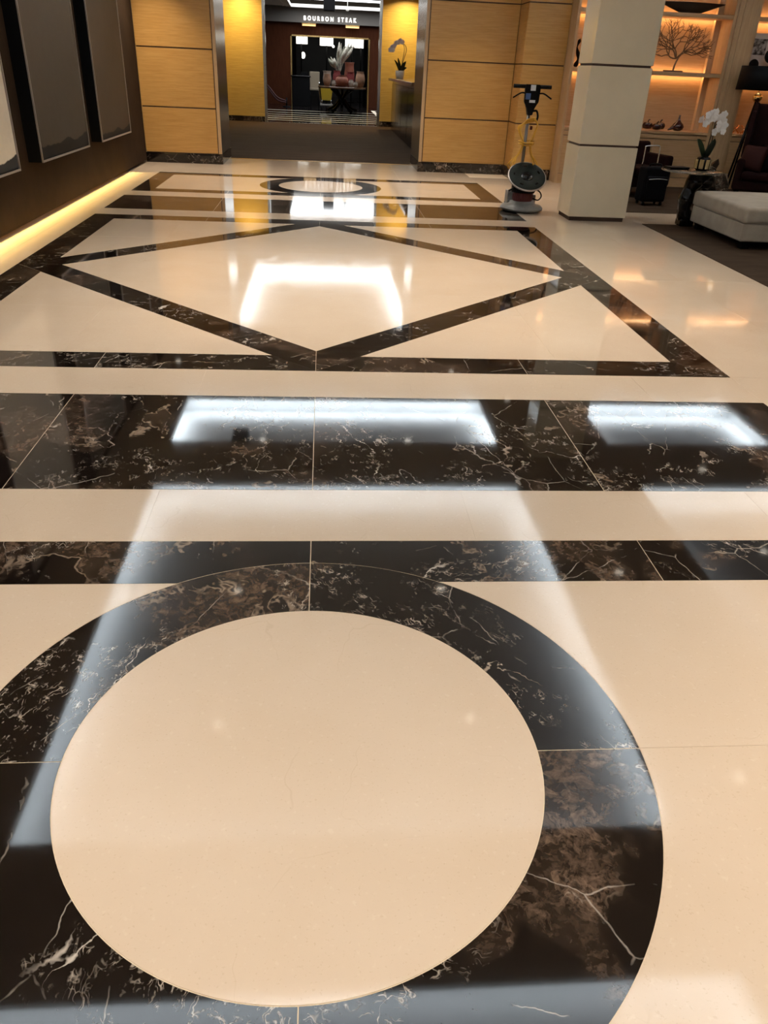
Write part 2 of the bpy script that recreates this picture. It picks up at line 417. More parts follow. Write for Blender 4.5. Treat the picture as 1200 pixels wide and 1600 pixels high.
# ================================================================== FLOOR
CY = 7.065; HW = 2.61; BW = 0.28; T13 = 1.305; ZS = -0.0012
slab = box(B(), -3.35, 8.6, -4.2, 16.15, -0.08, ZS)
floor = struct('floor', slab, 'grout', 'polished beige stone floor inlaid with black marble frames, bands and rings')
n_t = 0
def inset(poly, g):
    """move every edge of a ccw polygon inwards by g"""
    a = sum(poly[i][0] * poly[(i + 1) % len(poly)][1] - poly[(i + 1) % len(poly)][0] * poly[i][1] for i in range(len(poly)))
    if a < 0: poly = poly[::-1]
    out = []; n = len(poly)
    for i in range(n):
        p0, p1, p2 = poly[i - 1], poly[i], poly[(i + 1) % n]
        d1 = (p1[0] - p0[0], p1[1] - p0[1]); d2 = (p2[0] - p1[0], p2[1] - p1[1])
        l1 = math.hypot(*d1); l2 = math.hypot(*d2)
        n1 = (-d1[1] / l1, d1[0] / l1); n2 = (-d2[1] / l2, d2[0] / l2)
        k = 1 + n1[0] * n2[0] + n1[1] * n2[1]
        if k < 0.05: k = 0.05
        out.append((p1[0] + g * (n1[0] + n2[0]) / k, p1[1] + g * (n1[1] + n2[1]) / k))
    return out
def tile(poly, mat, gap=None):
    q = []
    for p in poly:
        if not q or math.hypot(p[0] - q[-1][0], p[1] - q[-1][1]) > 1e-4: q.append(p)
    if math.hypot(q[0][0] - q[-1][0], q[0][1] - q[-1][1]) < 1e-4: q.pop()
    if len(q) < 3: return
    ar = abs(sum(q[i][0] * q[(i + 1) % len(q)][1] - q[(i + 1) % len(q)][0] * q[i][1] for i in range(len(q)))) / 2
    if ar < 0.002: return
    g = gap if gap is not None else (0.0016 if mat == 'black_marble' else 0.0006)
    q = inset(q, g)
    cx = sum(p[0] for p in q) / len(q); cy = sum(p[1] for p in q) / len(q)
    o = obj('tile', prism(B(), [(x - cx, y - cy) for x, y in q], ZS, 0), mat, floor, (cx, cy, random.uniform(-0.0003, 0.0)))
    o.rotation_euler = (random.uniform(-1, 1) * 0.00035, random.uniform(-1, 1) * 0.00035, 0)
    return o
def clip(poly, a, b, c):
    """keep a*x+b*y<=c (convex)"""
    out = []
    for i in range(len(poly)):
        p, q = poly[i], poly[(i + 1) % len(poly)]
        dp = a * p[0] + b * p[1] - c; dq = a * q[0] + b * q[1] - c
        if dp <= 0: out.append(p)
        if (dp < 0) != (dq < 0) and dp != dq:
            t = dp / (dp - dq); out.append((p[0] + t * (q[0] - p[0]), p[1] + t * (q[1] - p[1])))
    return out
def rect(x0, x1, y0, y1): return [(x0, y0), (x1, y0), (x1, y1), (x0, y1)]
def grid(x_, y_, mat):
    for x0, x1 in zip(x_, x_[1:]):
        for y0, y1 in zip(y_, y_[1:]): tile(rect(x0, x1, y0, y1), mat)
def cut(poly, lines):
    """split a convex polygon along the lines (a,b,c)"""
    ps = [poly]
    for a, b, c in lines:
        nx = []
        for p in ps:
            for s in (1, -1):
                q = clip(p, a * s, b * s, c * s)
                if len(q) > 2: nx.append(q)
        ps = nx
    return ps
BX = [-HW, -T13, 0, T13, HW]
LX = [-HW, -1.955, -0.65, 0.65, 1.955, HW]
def mir(y): return 2 * CY - y
# light strips and wide black bands on both sides of the diamond square
for y0, y1 in ((2.533, 2.948), (4.034, CY - HW), (-0.035, 0.379), (-1.54, -1.12)):
    grid(LX, [y0, y1], 'beige_stone')
for y0, y1 in ((2.533, 2.948), (4.034, CY - HW)): grid(LX, [mir(y1), mir(y0)], 'beige_stone')
for y0, y1 in ((2.948, 4.034), (-1.12, -0.035)): grid(BX, [y0, y1], 'black_marble')
grid(BX, [mir(4.034), mir(2.948)], 'black_marble')
grid(LX, [-4.2, -2.85, -1.54], 'beige_stone')
# circle panels
def ring_panel(yc):
    H = 1.077; yi = H - BW; xi = HW - BW; RO = 0.923; RI = 0.633; NA = 40
    arc = lambda r, a0, a1, n=NA: [(r * math.cos(a0 + (a1 - a0) * k / n), yc + r * math.sin(a0 + (a1 - a0) * k / n)) for k in range(n + 1)]
    tile(arc(RI, 0, 2 * PI, 96)[:-1], 'beige_stone', 0.0014)
    for k in range(4):
        a0 = k * PI / 2; e = 0.0
        tile(arc(RO, a0, a0 + PI / 2) + arc(RI, a0 + PI / 2, a0), 'black_marble', 0.0014)
    ax = math.asin(yi / RO)                                    # where the ring leaves the inner field
    for sx in (1, -1):
        for sy in (1, -1):
            p = [(sx * RO * math.cos(ax * k / 20), yc + sy * RO * math.sin(ax * k / 20)) for k in range(21)]
            p += [(sx * xi, yc + sy * yi), (sx * xi, yc)]
            tile(p, 'beige_stone')
    for sy in (1, -1):                                         # frame strips notched by the ring
        for sx in (1, -1):
            xe = math.sqrt(RO ** 2 - yi ** 2)
            p = [(sx * xe * (1 - k / 20), yc + sy * math.sqrt(RO ** 2 - (xe * (1 - k / 20)) ** 2)) for k in range(21)]
            tile(p + [(0, yc + sy * H), (sx * T13, yc + sy * H), (sx * T13, yc + sy * yi)], 'black_marble')
            tile([(sx * T13, yc + sy * yi), (sx * T13, yc + sy * H), (sx * HW, yc + sy * H), (sx * xi, yc + sy * yi)], 'black_marble')
    for sx in (1, -1):
        tile([(sx * xi, yc - yi), (sx * HW, yc - H), (sx * HW, yc), (sx * xi, yc)], 'black_marble')
        tile([(sx * xi, yc), (sx * HW, yc), (sx * HW, yc + H), (sx * xi, yc + yi)], 'black_marble')
ring_panel(1.456); ring_panel(mir(1.456))
# diamond square
DI = 2.235
for poly in cut([(0, CY - DI), (DI, CY), (0, CY + DI), (-DI, CY)], [(0, 1, CY - 0.75), (0, 1, CY + 0.75)]): tile(poly, 'beige_stone', 0.0004)
for sx in (1, -1):
    for sy in (1, -1):
        strip = [(0, CY + sy * DI), (0, CY + sy * HW), (sx * HW, CY), (sx * DI, CY)]
        for poly in cut(strip, [(sx, -sy, k - sy * CY) for k in (-1.35, -0.1, 1.2)]): tile(poly, 'black_marble', 0.0011)
        ii = HW - BW
        inner = clip(rect(*sorted((0, sx * ii)), *sorted((CY, CY + sy * ii))), -sx, -sy, -(HW + sy * CY))
        for poly in cut(inner, [(1, 0, sx * 1.56), (0, 1, CY + sy * 1.30)]): tile(poly, 'beige_stone', 0.0005)
        for st in ([(0, CY + sy * ii), (0, CY + sy * HW), (sx * HW, CY + sy * HW), (sx * ii, CY + sy * ii)],
                   [(sx * ii, CY), (sx * HW, CY), (sx * HW, CY + sy * HW), (sx * ii, CY + sy * ii)]):
            for poly in cut(clip(st, -sx, -sy, -(HW + sy * CY)), [(1, 0, sx * T13), (0, 1, CY + sy * T13)]): tile(poly, 'black_marble', 0.0011)
# borders of the hall
ys = [-4.2] + [CY + T13 * k for k in range(-8, 7)]
yl = [y for y in ys if y < 15.1]
grid([-3.33, -2.84, -HW], yl + [15.1], 'beige_stone')
grid([HW, 3.37, 4.13], [y for y in ys if y < 14.4] + [14.5], 'beige_stone')
grid([4.13, 5.43, 6.73, 8.0, 8.6], [10.15, 11.1], 'beige_stone')
grid([-HW, -T13, 0, T13, HW], [mir(1.456) + 1.077, 15.1], 'beige_stone')
grid([-1.75, -T13, 0, T13, 1.75], [15.1, 16.15], 'beige_stone')

def carpet(name, label, x0, x1, y0, y1, mat):
    o = obj(name, box(B(), x0, x1, y0, y1, ZS, 0.006), mat); tag(o, label, 'carpet'); return o
carpet('carpet', 'dark brown carpet under the grey ottoman, beside the polished stone floor', 4.13, 8.6, -4.2, 10.15, 'carpet_lounge')
carpet('carpet', 'dark brown carpet behind the cream column in front of the shelving', 4.20, 8.6, 11.1, 14.135, 'carpet_lounge')
obj('tile', box(B(), 4.131, 4.199, 11.1, 14.15, ZS, 0), 'beige_stone', floor)

# corridor and restaurant foyer floors
o = struct('floor_corridor', box(B(), -3.4, 3.6, 16.15, 27.2, -0.08, 0.0), 'grout', 'screed below the brown corridor carpet'); 
o = obj('carpet', prism(B(), [(-1.735, 16.171), (1.735, 16.171), (1.735, 16.51), (3.55, 16.51), (3.55, 26.97), (1.69, 26.97), (1.69, 27.135), (-1.69, 27.135), (-1.69, 26.97), (-3.35, 26.97), (-3.35, 16.51), (-1.735, 16.51)], 0.0003, 0.006), 'carpet_hall'); tag(o, 'wide taupe brown carpet in the corridor leading to the restaurant', 'carpet')
foy = struct('floor_foyer', box(B(), -6, 6.5, 27.2, 52, -0.08, 0.0), 'foyer_black', 'glossy black foyer floor with thin pale stripes across the doorway')
for y in (28.3, 29.3, 30.4, 31.6, 33.0, 34.7):
    obj('stripe', box(B(), -5.5, 5.5, y - 0.085, y + 0.085, 0.0, 0.001), 'foyer_white', foy)
obj('stripe', box(B(), 2.05, 2.2, 27.7, 37, 0.0, 0.0012), 'foyer_white', foy)
obj('stripe', box(B(), 2.05, 5.0, 36.9, 37.1, 0.0, 0.0014), 'foyer_white', foy)
# metal threshold strips of the carpet
o = struct('trim_1', box(B(), -1.75, 1.75, 16.13, 16.17, ZS, 0.008), 'brass', 'thin brass threshold strip between stone floor and corridor carpet')
o = struct('trim_2', box(B(), -1.75, 1.75, 27.14, 27.22, 0.0, 0.009), 'steel', 'steel threshold strip between corridor carpet and foyer')

# ================================================================== CEILING with lit trays
ZC = 3.40
TR = [(-2.25, 2.78, 3.78, 9.42), (-2.27, 2.78, 10.76, 12.56), (4.55, 7.3, 10.8, 12.54), (4.55, 7.3, 3.78, 9.42), (-2.25, 2.78, -2.6, 2.66)]
def slab_with_holes(x0, x1, y0, y1, z0, z1, holes):
    xs = sorted({x0, x1} | {h[0] for h in holes} | {h[1] for h in holes}); yy = sorted({y0, y1} | {h[2] for h in holes} | {h[3] for h in holes})
    bm = B()
    for a, b in zip(yy, yy[1:]):
        run = None
        for c, d in zip(xs, xs[1:]):
            mx, my = (c + d) / 2, (a + b) / 2
            hole = any(h[0] < mx < h[1] and h[2] < my < h[3] for h in holes)
            if not hole and run is None: run = c
            if hole and run is not None: box(bm, run, c, a, b, z0, z1); run = None
        if run is not None: box(bm, run, xs[-1], a, b, z0, z1)
    return bm
ceil = struct('ceiling', slab_with_holes(-3.35, 8.6, -4.2, 15.1, ZC, ZC + 0.06, TR), 'ceiling_paint', 'beige hall ceiling with recessed rectangular trays')
def tray(x0, x1, y0, y1, parent, zc=ZC, watts=COVE_W, col=COVE_COL, depth=0.36, pk=0.22):
    bm = B(); X0, X1, Y0, Y1 = x0 - pk, x1 + pk, y0 - pk, y1 + pk; zb = zc + 0.062; zt = zc + depth
    box(bm, X0, X1, Y0, Y1, zt, zt + 0.03)
    box(bm, X0 - 0.03, X0, Y0, Y1, zb, zt); box(bm, X1, X1 + 0.03, Y0, Y1, zb, zt)
    box(bm, X0, X1, Y0 - 0.03, Y0, zb, zt); box(bm, X0, X1, Y1, Y1 + 0.03, zb, zt)
    o = obj('ceiling_tray', bm, 'tray_paint', parent)
    lx, ly = x1 - x0, y1 - y0; m = 0.10; zl = zb + 0.02
    per = watts
    area('cove_light', ((x0 + x1) / 2, y0 - m, zl), (PI, 0, 0), lx, 0.04, per * lx, col, o)
    area('cove_light', ((x0 + x1) / 2, y1 + m, zl), (PI, 0, 0), lx, 0.04, per * lx, col, o)
    area('cove_light', (x0 - m, (y0 + y1) / 2, zl), (PI, 0, 0), 0.04, ly, per * ly, col, o)
    area('cove_light', (x1 + m, (y0 + y1) / 2, zl), (PI, 0, 0), 0.04, ly, per * ly, col, o)
    return o
for i, t_ in enumerate(TR): tray(*t_, ceil, watts=COVE_W * (0.62, 1.0, 0.8, 0.4, 0.5)[i])
# downlights
def downlight(x, y, z, watts, col=DOWN_COL, spread=1.45, r=0.05):
    where = 'added to light the foyer stripes' if y > 27.2 else 'of the corridor' if y > 15.1 else 'above the lounge carpet' if x > 4.3 else 'beside the hall trays' if z < ZC + 0.1 else 'up in the hall tray above the black ring' if y < 3 else 'up in the hall tray above the diamond' if y < 10 else 'up in the narrow far hall tray'
    t = thing('downlight', 'small round white rimmed downlight ' + where, 'downlight', (x, y, z), 0, 'ceiling downlights ' + where)
    obj('trim_ring', lathe(B(), [(r * 1.05, -0.004), (r * 1.6, -0.008), (r * 1.65, 0.0), (r * 1.05, 0.0), (r * 1.05, -0.004)], 20, cap=False), 'white_paint', t)
    obj('lens', lathe(B(), [(0, 0.0), (r, 0.0), (r, -0.003), (0, -0.003)], 20, cap=False), 'lens_lit', t)
    area('downlight_lamp', (0, 0, -0.006), (0, 0, 0), r * 1.6, r * 1.6, watts, col, t, 'DISK', spread)
    return t
ZT = ZC + 0.36
for x in (-0.95, 1.45):
    for y in (5.3, 7.4): downlight(x, y, ZT, DOWN_W * 1.2)
for x in (-0.95, 1.45):
    downlight(x, 11.6, ZT, DOWN_W * 1.15)
for x in (-0.9, 1.4):
    for y in (-0.9, 1.2): downlight(x, y, ZT, DOWN_W * 0.95)
for x, y, k in ((-2.72, 14.35, 1.5), (-0.6, 13.6, 0.85), (1.2, 13.6, 0.85), (3.3, 12.6, 0.6), (3.5, 7.2, 0.6), (3.5, 4.2, 0.8), (3.6, 1.7, 2.6), (2.5, 14.0, 0.6), (-2.7, 2.6, 0.8)): downlight(x, y, ZC, DOWN_W * k)  # the one facing the right wood block is an added lamp to brighten its panels
for x, y in ((5.9, 8.2), (6.4, 6.0), (5.2, 4.5)): downlight(x, y, ZT if y < 9.4 else ZC, DOWN_W * 0.3)
downlight(5.7, 9.9, ZC, DOWN_W * 0.32)  # made-up extra lamp, added to brighten the dim ottoman
# black loudspeaker box in the far tray
o = obj('ceiling_speaker', box(B(), -1.40, -1.16, 10.85, 11.6, ZC + 0.14, ZC + 0.355, 0.01), 'black_matte'); tag(o, 'black box speaker mounted up in the ceiling tray', 'speaker')

# ================================================================== WALLS
wl = struct('wall_left', box(B(), -3.30, -3.07, -4.2, 15.1, 0.05, ZC), 'brown_wall', 'dark brown painted wall on the left with framed canvases')
obj('recess_back', box(B(), -3.34, -3.31, -4.2, 15.1, 0.0, ZC), 'groove', wl)
obj('fascia_lip', box(B(), -3.078, -3.068, -4.2, 15.09, 0.035, 0.051), 'brown_wall', wl)
area('floor_wash_light', (-3.13, 8.4, 0.0385), (0, -math.radians(87), 0), 0.005, 10.4, 85, (1.0, 0.74, 0.27), wl, 'RECTANGLE', math.radians(50))
struct('wall_near', box(B(), -3.35, 8.6, -4.3, -4.2, 0, ZC), 'white_paint', 'plain pale wall behind the viewer')
struct('wall_right', box(B(), 8.6, 8.7, -4.3, 15.2, 0, ZC), 'drape', 'plain beige wall at the far right of the lounge')

PH = [0.16, 0.875, 1.755, 2.615, 3.395]
def panelled(name, label, x0, x1, yf, yb, edges, side=None, base_depth=0.0):
    """wood-panelled wall block: dark core, panels standing proud of it, black marble base"""
    s = struct(name, box(B(), x0 + 0.012, x1 - 0.012, yf + 0.015, yb, 0.0, ZC), 'groove', label)
    for a, b in zip(edges, edges[1:]):
        for z0, z1 in zip(PH, PH[1:]):
            boxobj('panel', 'wood', s, a + 0.005, b - 0.005, yf, yf + 0.016, z0 + 0.010, z1 - 0.010, 0.002)
    return s
wbl = panelled('wall_back_left', 'blond wood panelled wall block left of the corridor opening', -3.07, -1.75, 15.1, 16.5, [-3.07, -1.815])
boxobj('panel', 'wood_v', wbl, -1.805, -1.752, 15.1, 15.116, 0.166, 3.39, 0.002)
boxobj('jamb', 'steel', wbl, -1.762, -1.748, 15.116, 16.5, 0.166, 3.39)
wbr = panelled('wall_back_right', 'blond wood panelled wall block right of the corridor opening', 1.75, 3.32, 15.1, 16.5, [1.815, 3.32])
boxobj('panel', 'wood_v', wbr, 1.752, 1.805, 15.1, 15.116, 0.166, 3.39, 0.002)
boxobj('jamb', 'steel', wbr, 1.748, 1.762, 15.116, 16.5, 0.166, 3.39)
wbs = panelled('wall_back_step', 'blond wood panelled wall stepping forward beside the lit shelving', 3.32, 4.03, 14.5, 16.5, [3.32, 4.03])
for z0, z1 in zip(PH, PH[1:]): boxobj('panel', 'wood', wbs, 3.32, 3.333, 14.52, 15.09, z0 + 0.010, z1 - 0.010, 0.002)
def base(n, parts, label):
    bm = B()
    for p in parts: box(bm, *p)
    struct('baseboard_' + n, bm, 'black_marble', label)
base('back_left', [(-3.07, -1.745, 15.092, 15.12, 0.0, 0.16), (-1.765, -1.742, 15.12, 16.5, 0, 0.16)], 'black marble skirting under the left wood panels')
base('back_right', [(1.745, 3.30, 15.092, 15.12, 0.0, 0.16), (1.742, 1.765, 15.12, 16.5, 0, 0.16)], 'black marble skirting under the right wood panels')
base('back_step', [(3.308, 4.02, 14.492, 14.52, 0.0, 0.16), (3.308, 3.33, 14.52, 15.09, 0, 0.16)], 'black marble skirting under the stepped wood panels')
# header over the corridor opening and corridor shell
struct('wall_header', box(B(), -1.75, 1.75, 15.1, 16.5, 3.3, ZC + 0.4), 'ceiling_paint', 'beige header above the corridor opening')
CT = (-1.95, 2.02, 17.6, 23.6)
cc = struct('ceiling_corridor', slab_with_holes(-3.5, 3.7, 16.5, 27.0, ZC + 0.2, ZC + 0.26, [CT]), 'ceiling_paint', 'beige corridor ceiling with one lit tray')
tray(*CT, cc, zc=ZC + 0.2, watts=COVE_W * 0.9)
struct('wall_corridor_left', box(B(), -3.5, -3.36, 16.5, 27.0, 0.0, ZC + 0.2), 'gold_paper', 'gold papered side wall on the left of the corridor')
struct('wall_corridor_right', box(B(), 3.56, 3.7, 16.5, 27.0, 0.0, ZC + 0.2), 'gold_paper', 'gold papered side wall on the right of the corridor')
wgl = struct('wall_gold_left', box(B(), -3.5, -1.735, 27.0, 27.2, 0.0, 3.95), 'gold_paper', 'bright gold papered wall left of the foyer opening')
wgr = struct('wall_gold_right', box(B(), 1.735, 3.7, 27.0, 27.2, 0.0, 3.95), 'gold_paper', 'bright gold papered wall right of the foyer opening')
struct('wall_gold_header', box(B(), -1.735, 1.735, 27.0, 27.2, 3.7, 3.95), 'gold_paper', 'gold papered header above the foyer opening')
boxobj('jamb', 'steel', wgl, -1.78, -1.70, 26.985, 27.22, 0.0, 3.7); boxobj('jamb', 'steel', wgr, 1.70, 1.78, 26.985, 27.22, 0.0, 3.7)
base('gold_left', [(-3.36, -1.785, 26.975, 27.0, 0.006, 0.155)], 'black skirting along the left gold wall')
base('gold_right', [(1.785, 3.56, 26.975, 27.0, 0.006, 0.155)], 'black skirting along the right gold wall')
for x in (-2.4, 2.5):
    d = downlight(x, 26.35, ZC + 0.2, 52, (1.0, 0.80, 0.42), 2.4)
for x, y in ((0, 25.2), (0.0, 16.9)): downlight(x, y, ZC + 0.2, 10)

# ---- cream column
col = struct('wall_column', box(B(), 3.20, 3.91, 10.27, 10.77, 0.0, ZC), 'groove', 'square cream lacquered column with dark horizontal joints beside the scrubber')
for z0, z1 in zip([0.05, 0.894, 1.752, 2.612], [0.870, 1.728, 2.588, ZC]):
    boxobj('panel', 'cream_lacquer', col, 3.18, 3.93, 10.25, 10.79, z0, z1, 0.004)

# ================================================================== SHELVING
def shelf_bay(name, label, x0, x1, doors, shelves, back_white=None):
    yf, yb = 14.15, 14.66
    t = thing(name, label, 'shelf unit', (0, 0, 0))
    boxobj('back_panel', 'wood_shelf', t, x0, x1, yb, yb + 0.03, 0.0, ZC - 0.005)
    boxobj('side_panel', 'wood_v', t, x0, x0 + 0.045, yf, yb, 0.0, ZC - 0.005); boxobj('side_panel', 'wood_v', t, x1 - 0.045, x1, yf, yb, 0.0, ZC - 0.005)
    boxobj('inner_stile', 'wood_v', t, x1 - 0.14, x1 - 0.045, yb - 0.09, yb, 0.875, ZC - 0.01)
    a, b = x0 + 0.045, x1 - 0.045
    for z in shelves:
        boxobj('shelf', 'wood_shelf', t, a, b, yf + 0.01, yb - 0.10, z - 0.058, z, 0.002)
        w_ = b - a - 0.1
        area('shelf_light', ((a + b) / 2, yb - 0.05, z - 0.05), (0, 0, 0), w_, 0.03, 7.0 * w_ / 2.4, LED_ORANGE, t)
        area('shelf_light', ((a + b) / 2, yb - 0.05, z - 0.01), (PI, 0, 0), w_, 0.03, 5.0 * w_ / 2.4, LED_ORANGE, t)
    boxobj('counter', 'wood_shelf', t, a, b, yf - 0.01, yb, 0.83, 0.87, 0.003)
    boxobj('plinth', 'wood_shelf', t, a, b, yf + 0.005, yf + 0.03, 0.0, 0.15); boxobj('cabinet_body', 'groove', t, a, b, yf + 0.03, yb, 0.0, 0.828)
    boxobj('rail', 'wood_shelf', t, a, b, yf + 0.004, yf + 0.029, 0.755, 0.822, 0.002)
    for da, db in zip(doors, doors[1:]):
        d = boxobj('door', 'wood_shelf', t, da + 0.004, db - 0.004, yf, yf + 0.028, 0.158, 0.745, 0.003)
    return t
bay1 = shelf_bay('shelf_unit', 'blond wood wall shelving behind the column with lit niches and coral ornament', 4.03, 6.62, [4.075, 4.9, 5.66, 6.575], [1.745, 2.56])
bay2 = shelf_bay('shelf_unit', 'blond wood shelving bay at the right edge behind the black floor lamp', 6.96, 8.6, [7.005, 7.78, 8.555], [1.745, 2.56])
pil = struct('wall_pilaster', box(B(), 6.625, 6.955, 14.12, 14.7, 0.0, ZC), 'wood_v', 'smooth wood pilaster between the two shelving bays')
boxobj('pilaster_face', 'wood_v', pil, 6.70, 6.935, 14.095, 14.118, 0.0, ZC)
struct('wall_back_far', box(B(), 3.9, 8.7, 14.72, 14.8, 0, ZC), 'groove', 'wall behind the shelving')

# ---- coral tree
def coral():
    t = thing('coral_sculpture', 'fine branching brown coral fan on a thin base on the middle shelf', 'sculpture', (5.84, 14.38, 1.745))
    boxobj('base', 'coral_brown', t, -0.15, 0.15, -0.05, 0.05, 0.0, 0.022, 0.003)
    rr = random.Random(5); bm = B()
    def grow(p, ang, ln, r, d):
        pts = [p]; a = ang; q = p
        for k in range(3):
            a += rr.uniform(-0.34, 0.34); q = Vector((q.x + math.sin(a) * ln / 3, q.y + rr.uniform(-0.012, 0.012), q.z + math.cos(a) * ln / 3)); pts.append(q)
        tube(bm, pts, [r, r * 0.92, r * 0.84, r * 0.74], 5)
        if d == 0: return
        n = 3 if d >= 5 else 2
        for k in range(n):
            s = (k - (n - 1) / 2) * (0.85 if d >= 5 else 0.72) + rr.uniform(-0.22, 0.22)
            na = a + s
            if q.z < 0.16 and abs(na) > 1.35: na = math.copysign(1.25, na)
            if abs(na) > 1.75: na = math.copysign(1.5, na)
            grow(q, na, ln * rr.uniform(0.72, 0.96), r * 0.76, d - 1)
    grow(Vector((0, 0, 0.02)), 0.05, 0.2, 0.017, 0)
    for a0 in (-1.25, -0.62, 0.0, 0.5, 1.2): grow(Vector((0.012, 0, 0.19)), a0, 0.150, 0.0135, 5)
    obj('branches', bm, 'coral_brown', t)
coral()
# ---- bowl
def leaf_bowl():
    n, m_ = 24, 8; bm = B(); rows = []
    for i in range(n + 1):
        u = -1 + 2 * i / n; wdt = 0.13 * (1 - abs(u) ** 1.8) + 0.004; row = []
        for j in range(m_ + 1):
            v = -1 + 2 * j / m_
            zb_ = 0.006 + 0.13 * max(0, abs(u) - 0.32) / 0.68
            row.append(bm.verts.new((u * 0.56, v * wdt, zb_ + (0.145 - zb_) * abs(v) ** 1.5)))
        rows.append(row)
    for a, b in zip(rows, rows[1:]):
        for j in range(m_): f = bm.faces.new((a[j], a[j + 1], b[j + 1], b[j])); f.smooth = True
    r = bmesh.ops.solidify(bm, geom=bm.faces[:], thickness=0.008)
    o = obj('leaf_bowl', bm, 'bronze_bowl', None, (5.92, 14.35, 2.565)); tag(o, 'long shallow boat shaped dark bowl on the upper shelf', 'bowl')
leaf_bowl()
def pumpkin(x, y, s, label):
    t = thing('pumpkin', label, 'ornament', (x, y, 0.872), 0, 'glass pumpkins on the shelf counter')
    bm = B(); n, m_ = 32, 12; rows = []
    for j in range(m_ + 1):
        ph = PI * j / m_; row = []
        for i in range(n):
            th = 2 * PI * i / n; rr = s * (0.90 + 0.10 * abs(math.cos(4 * th))) * math.sin(ph) ** 0.8
            row.append(bm.verts.new((rr * math.cos(th), rr * math.sin(th), s * 0.72 * (1 - math.cos(ph) * (1 - 0.12 * (math.sin(ph) < 0.5))))))
        rows.append(row)
    for a, b in zip(rows, rows[1:]):
        for i in range(n):
            j = (i + 1) % n
            try: f = bm.faces.new((a[i], a[j], b[j], b[i])); f.smooth = True
            except ValueError: pass
    bmesh.ops.remove_doubles(bm, verts=bm.verts[:], dist=1e-5)
    obj('body', bm, 'dark_glass_red', t)
    obj('stalk', tube(B(), spline([(0, 0, s * 1.35), (0.005, 0, s * 1.6), (0.025 * s / 0.08, 0, s * 1.75)], 4), s * 0.12, 8), 'dark_glass_red', t)
pumpkin(5.60, 14.42, 0.088, 'dark red glass pumpkin nearest the column on the shelf counter')
pumpkin(5.70, 14.25, 0.080, 'small dark red glass pumpkin in front between its two neighbours on the counter')
pumpkin(5.82, 14.42, 0.090, 'dark red glass pumpkin in the middle of the counter, next to the gourd')
def gourd():
    t = thing('gourd', 'dark red glass gourd with a tall pointed neck on the shelf counter', 'ornament', (6.10, 14.33, 0.872))
    obj('body', lathe(B(), [(0, 0), (0.05, 0.003), (0.09, 0.03), (0.102, 0.065), (0.085, 0.105), (0.045, 0.14), (0.02, 0.175), (0.013, 0.22), (0.015, 0.24), (0, 0.245)], 24), 'dark_glass_red', t)
    obj('spout', tube(B(), [(-0.04, 0, 0.08), (-0.12, -0.01, 0.035), (-0.17, -0.01, 0.012)], [0.05, 0.024, 0.008], 10), 'dark_glass_red', t)
gourd()
def driftwood():
    bm = B(); tube(bm, spline([(0, 0, 0.0), (0.03, 0, 0.08), (0.03, 0, 0.16), (-0.005, 0, 0.27), (0.015, 0, 0.36), (0.03, 0, 0.40)], 5), [0.03 + 0.010 * math.sin(k * 0.7) - 0.0006 * k for k in range(26)], 10)
    o = obj('slim_sculpture', bm, 'black_matte', None, (4.17, 14.38, 1.75)); tag(o, 'slim wavy black sculpture in the narrow lit niche left of the column', 'sculpture')
driftwood()
o = obj('black_vase', lathe(B(), [(0, 0), (0.07, 0), (0.10, 0.10), (0.09, 0.22), (0.05, 0.30), (0.055, 0.34), (0, 0.34)], 20), 'black_gloss', None, (4.32, 14.36, 2.565)); tag(o, 'black vase on the upper shelf left of the column', 'vase')
# right bay ornaments
t = thing('framed_print', 'black and white abstract print on a white mount behind the floor lamp', 'picture', (0, 0, 0))
boxobj('mount', 'white_paint', t, 6.99, 8.0, 14.565, 14.585, 1.75, 2.36, 0.002); boxobj('print', 'bw_print', t, 7.06, 7.43, 14.55, 14.563, 2.05, 2.28)
boxobj('frame_rail', 'white_paint', t, 6.99, 8.0, 14.555, 14.564, 2.32, 2.36)
def disc_sculpture(x, z, r, label):
    t = thing('disc_sculpture', label, 'sculpture', (x, 14.36, 1.747), 0, 'black disc sculptures')
    obj('disc', lathe(B(), [(0, -0.012), (r * 0.95, -0.012), (r, 0), (r * 0.95, 0.012), (0, 0.012)], 28, mat=Matrix.Translation((0, 0, z - 1.747)) @ Matrix.Rotation(PI / 2, 4, 'X')), 'black_matte', t)
    obj('stand', tube(B(), [(0, 0, 0.02), (0, 0, max(0.03, z - 1.747 - r * 0.9))], 0.009, 8), 'brass', t)
    obj('foot', lathe(B(), [(0, 0), (0.06, 0), (0.055, 0.02), (0, 0.022)], 18), 'brass', t)
disc_sculpture(7.19, 1.90, 0.085, 'low black disc sculpture showing above the left side of the lamp shade')
disc_sculpture(7.45, 2.04, 0.105, 'taller black disc sculpture on a brass stem at the right edge')
def jack(x, label, rot):
    t = thing('jack_ornament', label, 'ornament', (x, 14.3, 0.872), rot, 'brass jack ornaments')
    L = 0.078; k = 0.70
    for i, (a, b, c_) in enumerate(((1, 0.25, 1), (-1, 0.25, 1), (0.25, -1, 0.9))):
        bm = B(); d = Vector((a, b, c_)).normalized() * L; c0 = Vector((0, 0, abs(d.z) + 0.013))
        tube(bm, [c0 - d, c0 + d], 0.008, 8); ball(bm, c0 - d, 0.013, u=10, v=8); ball(bm, c0 + d, 0.013, u=10, v=8)
        obj('bar', bm, 'copper', t)
jack(7.12, 'copper jack shaped ornament nearest the pilaster on the right counter', 0.1)
jack(7.28, 'copper jack shaped ornament in the middle of its row on the right counter', -0.3)
jack(7.44, 'copper jack shaped ornament beside the lamp leg on the right counter', 0.4)

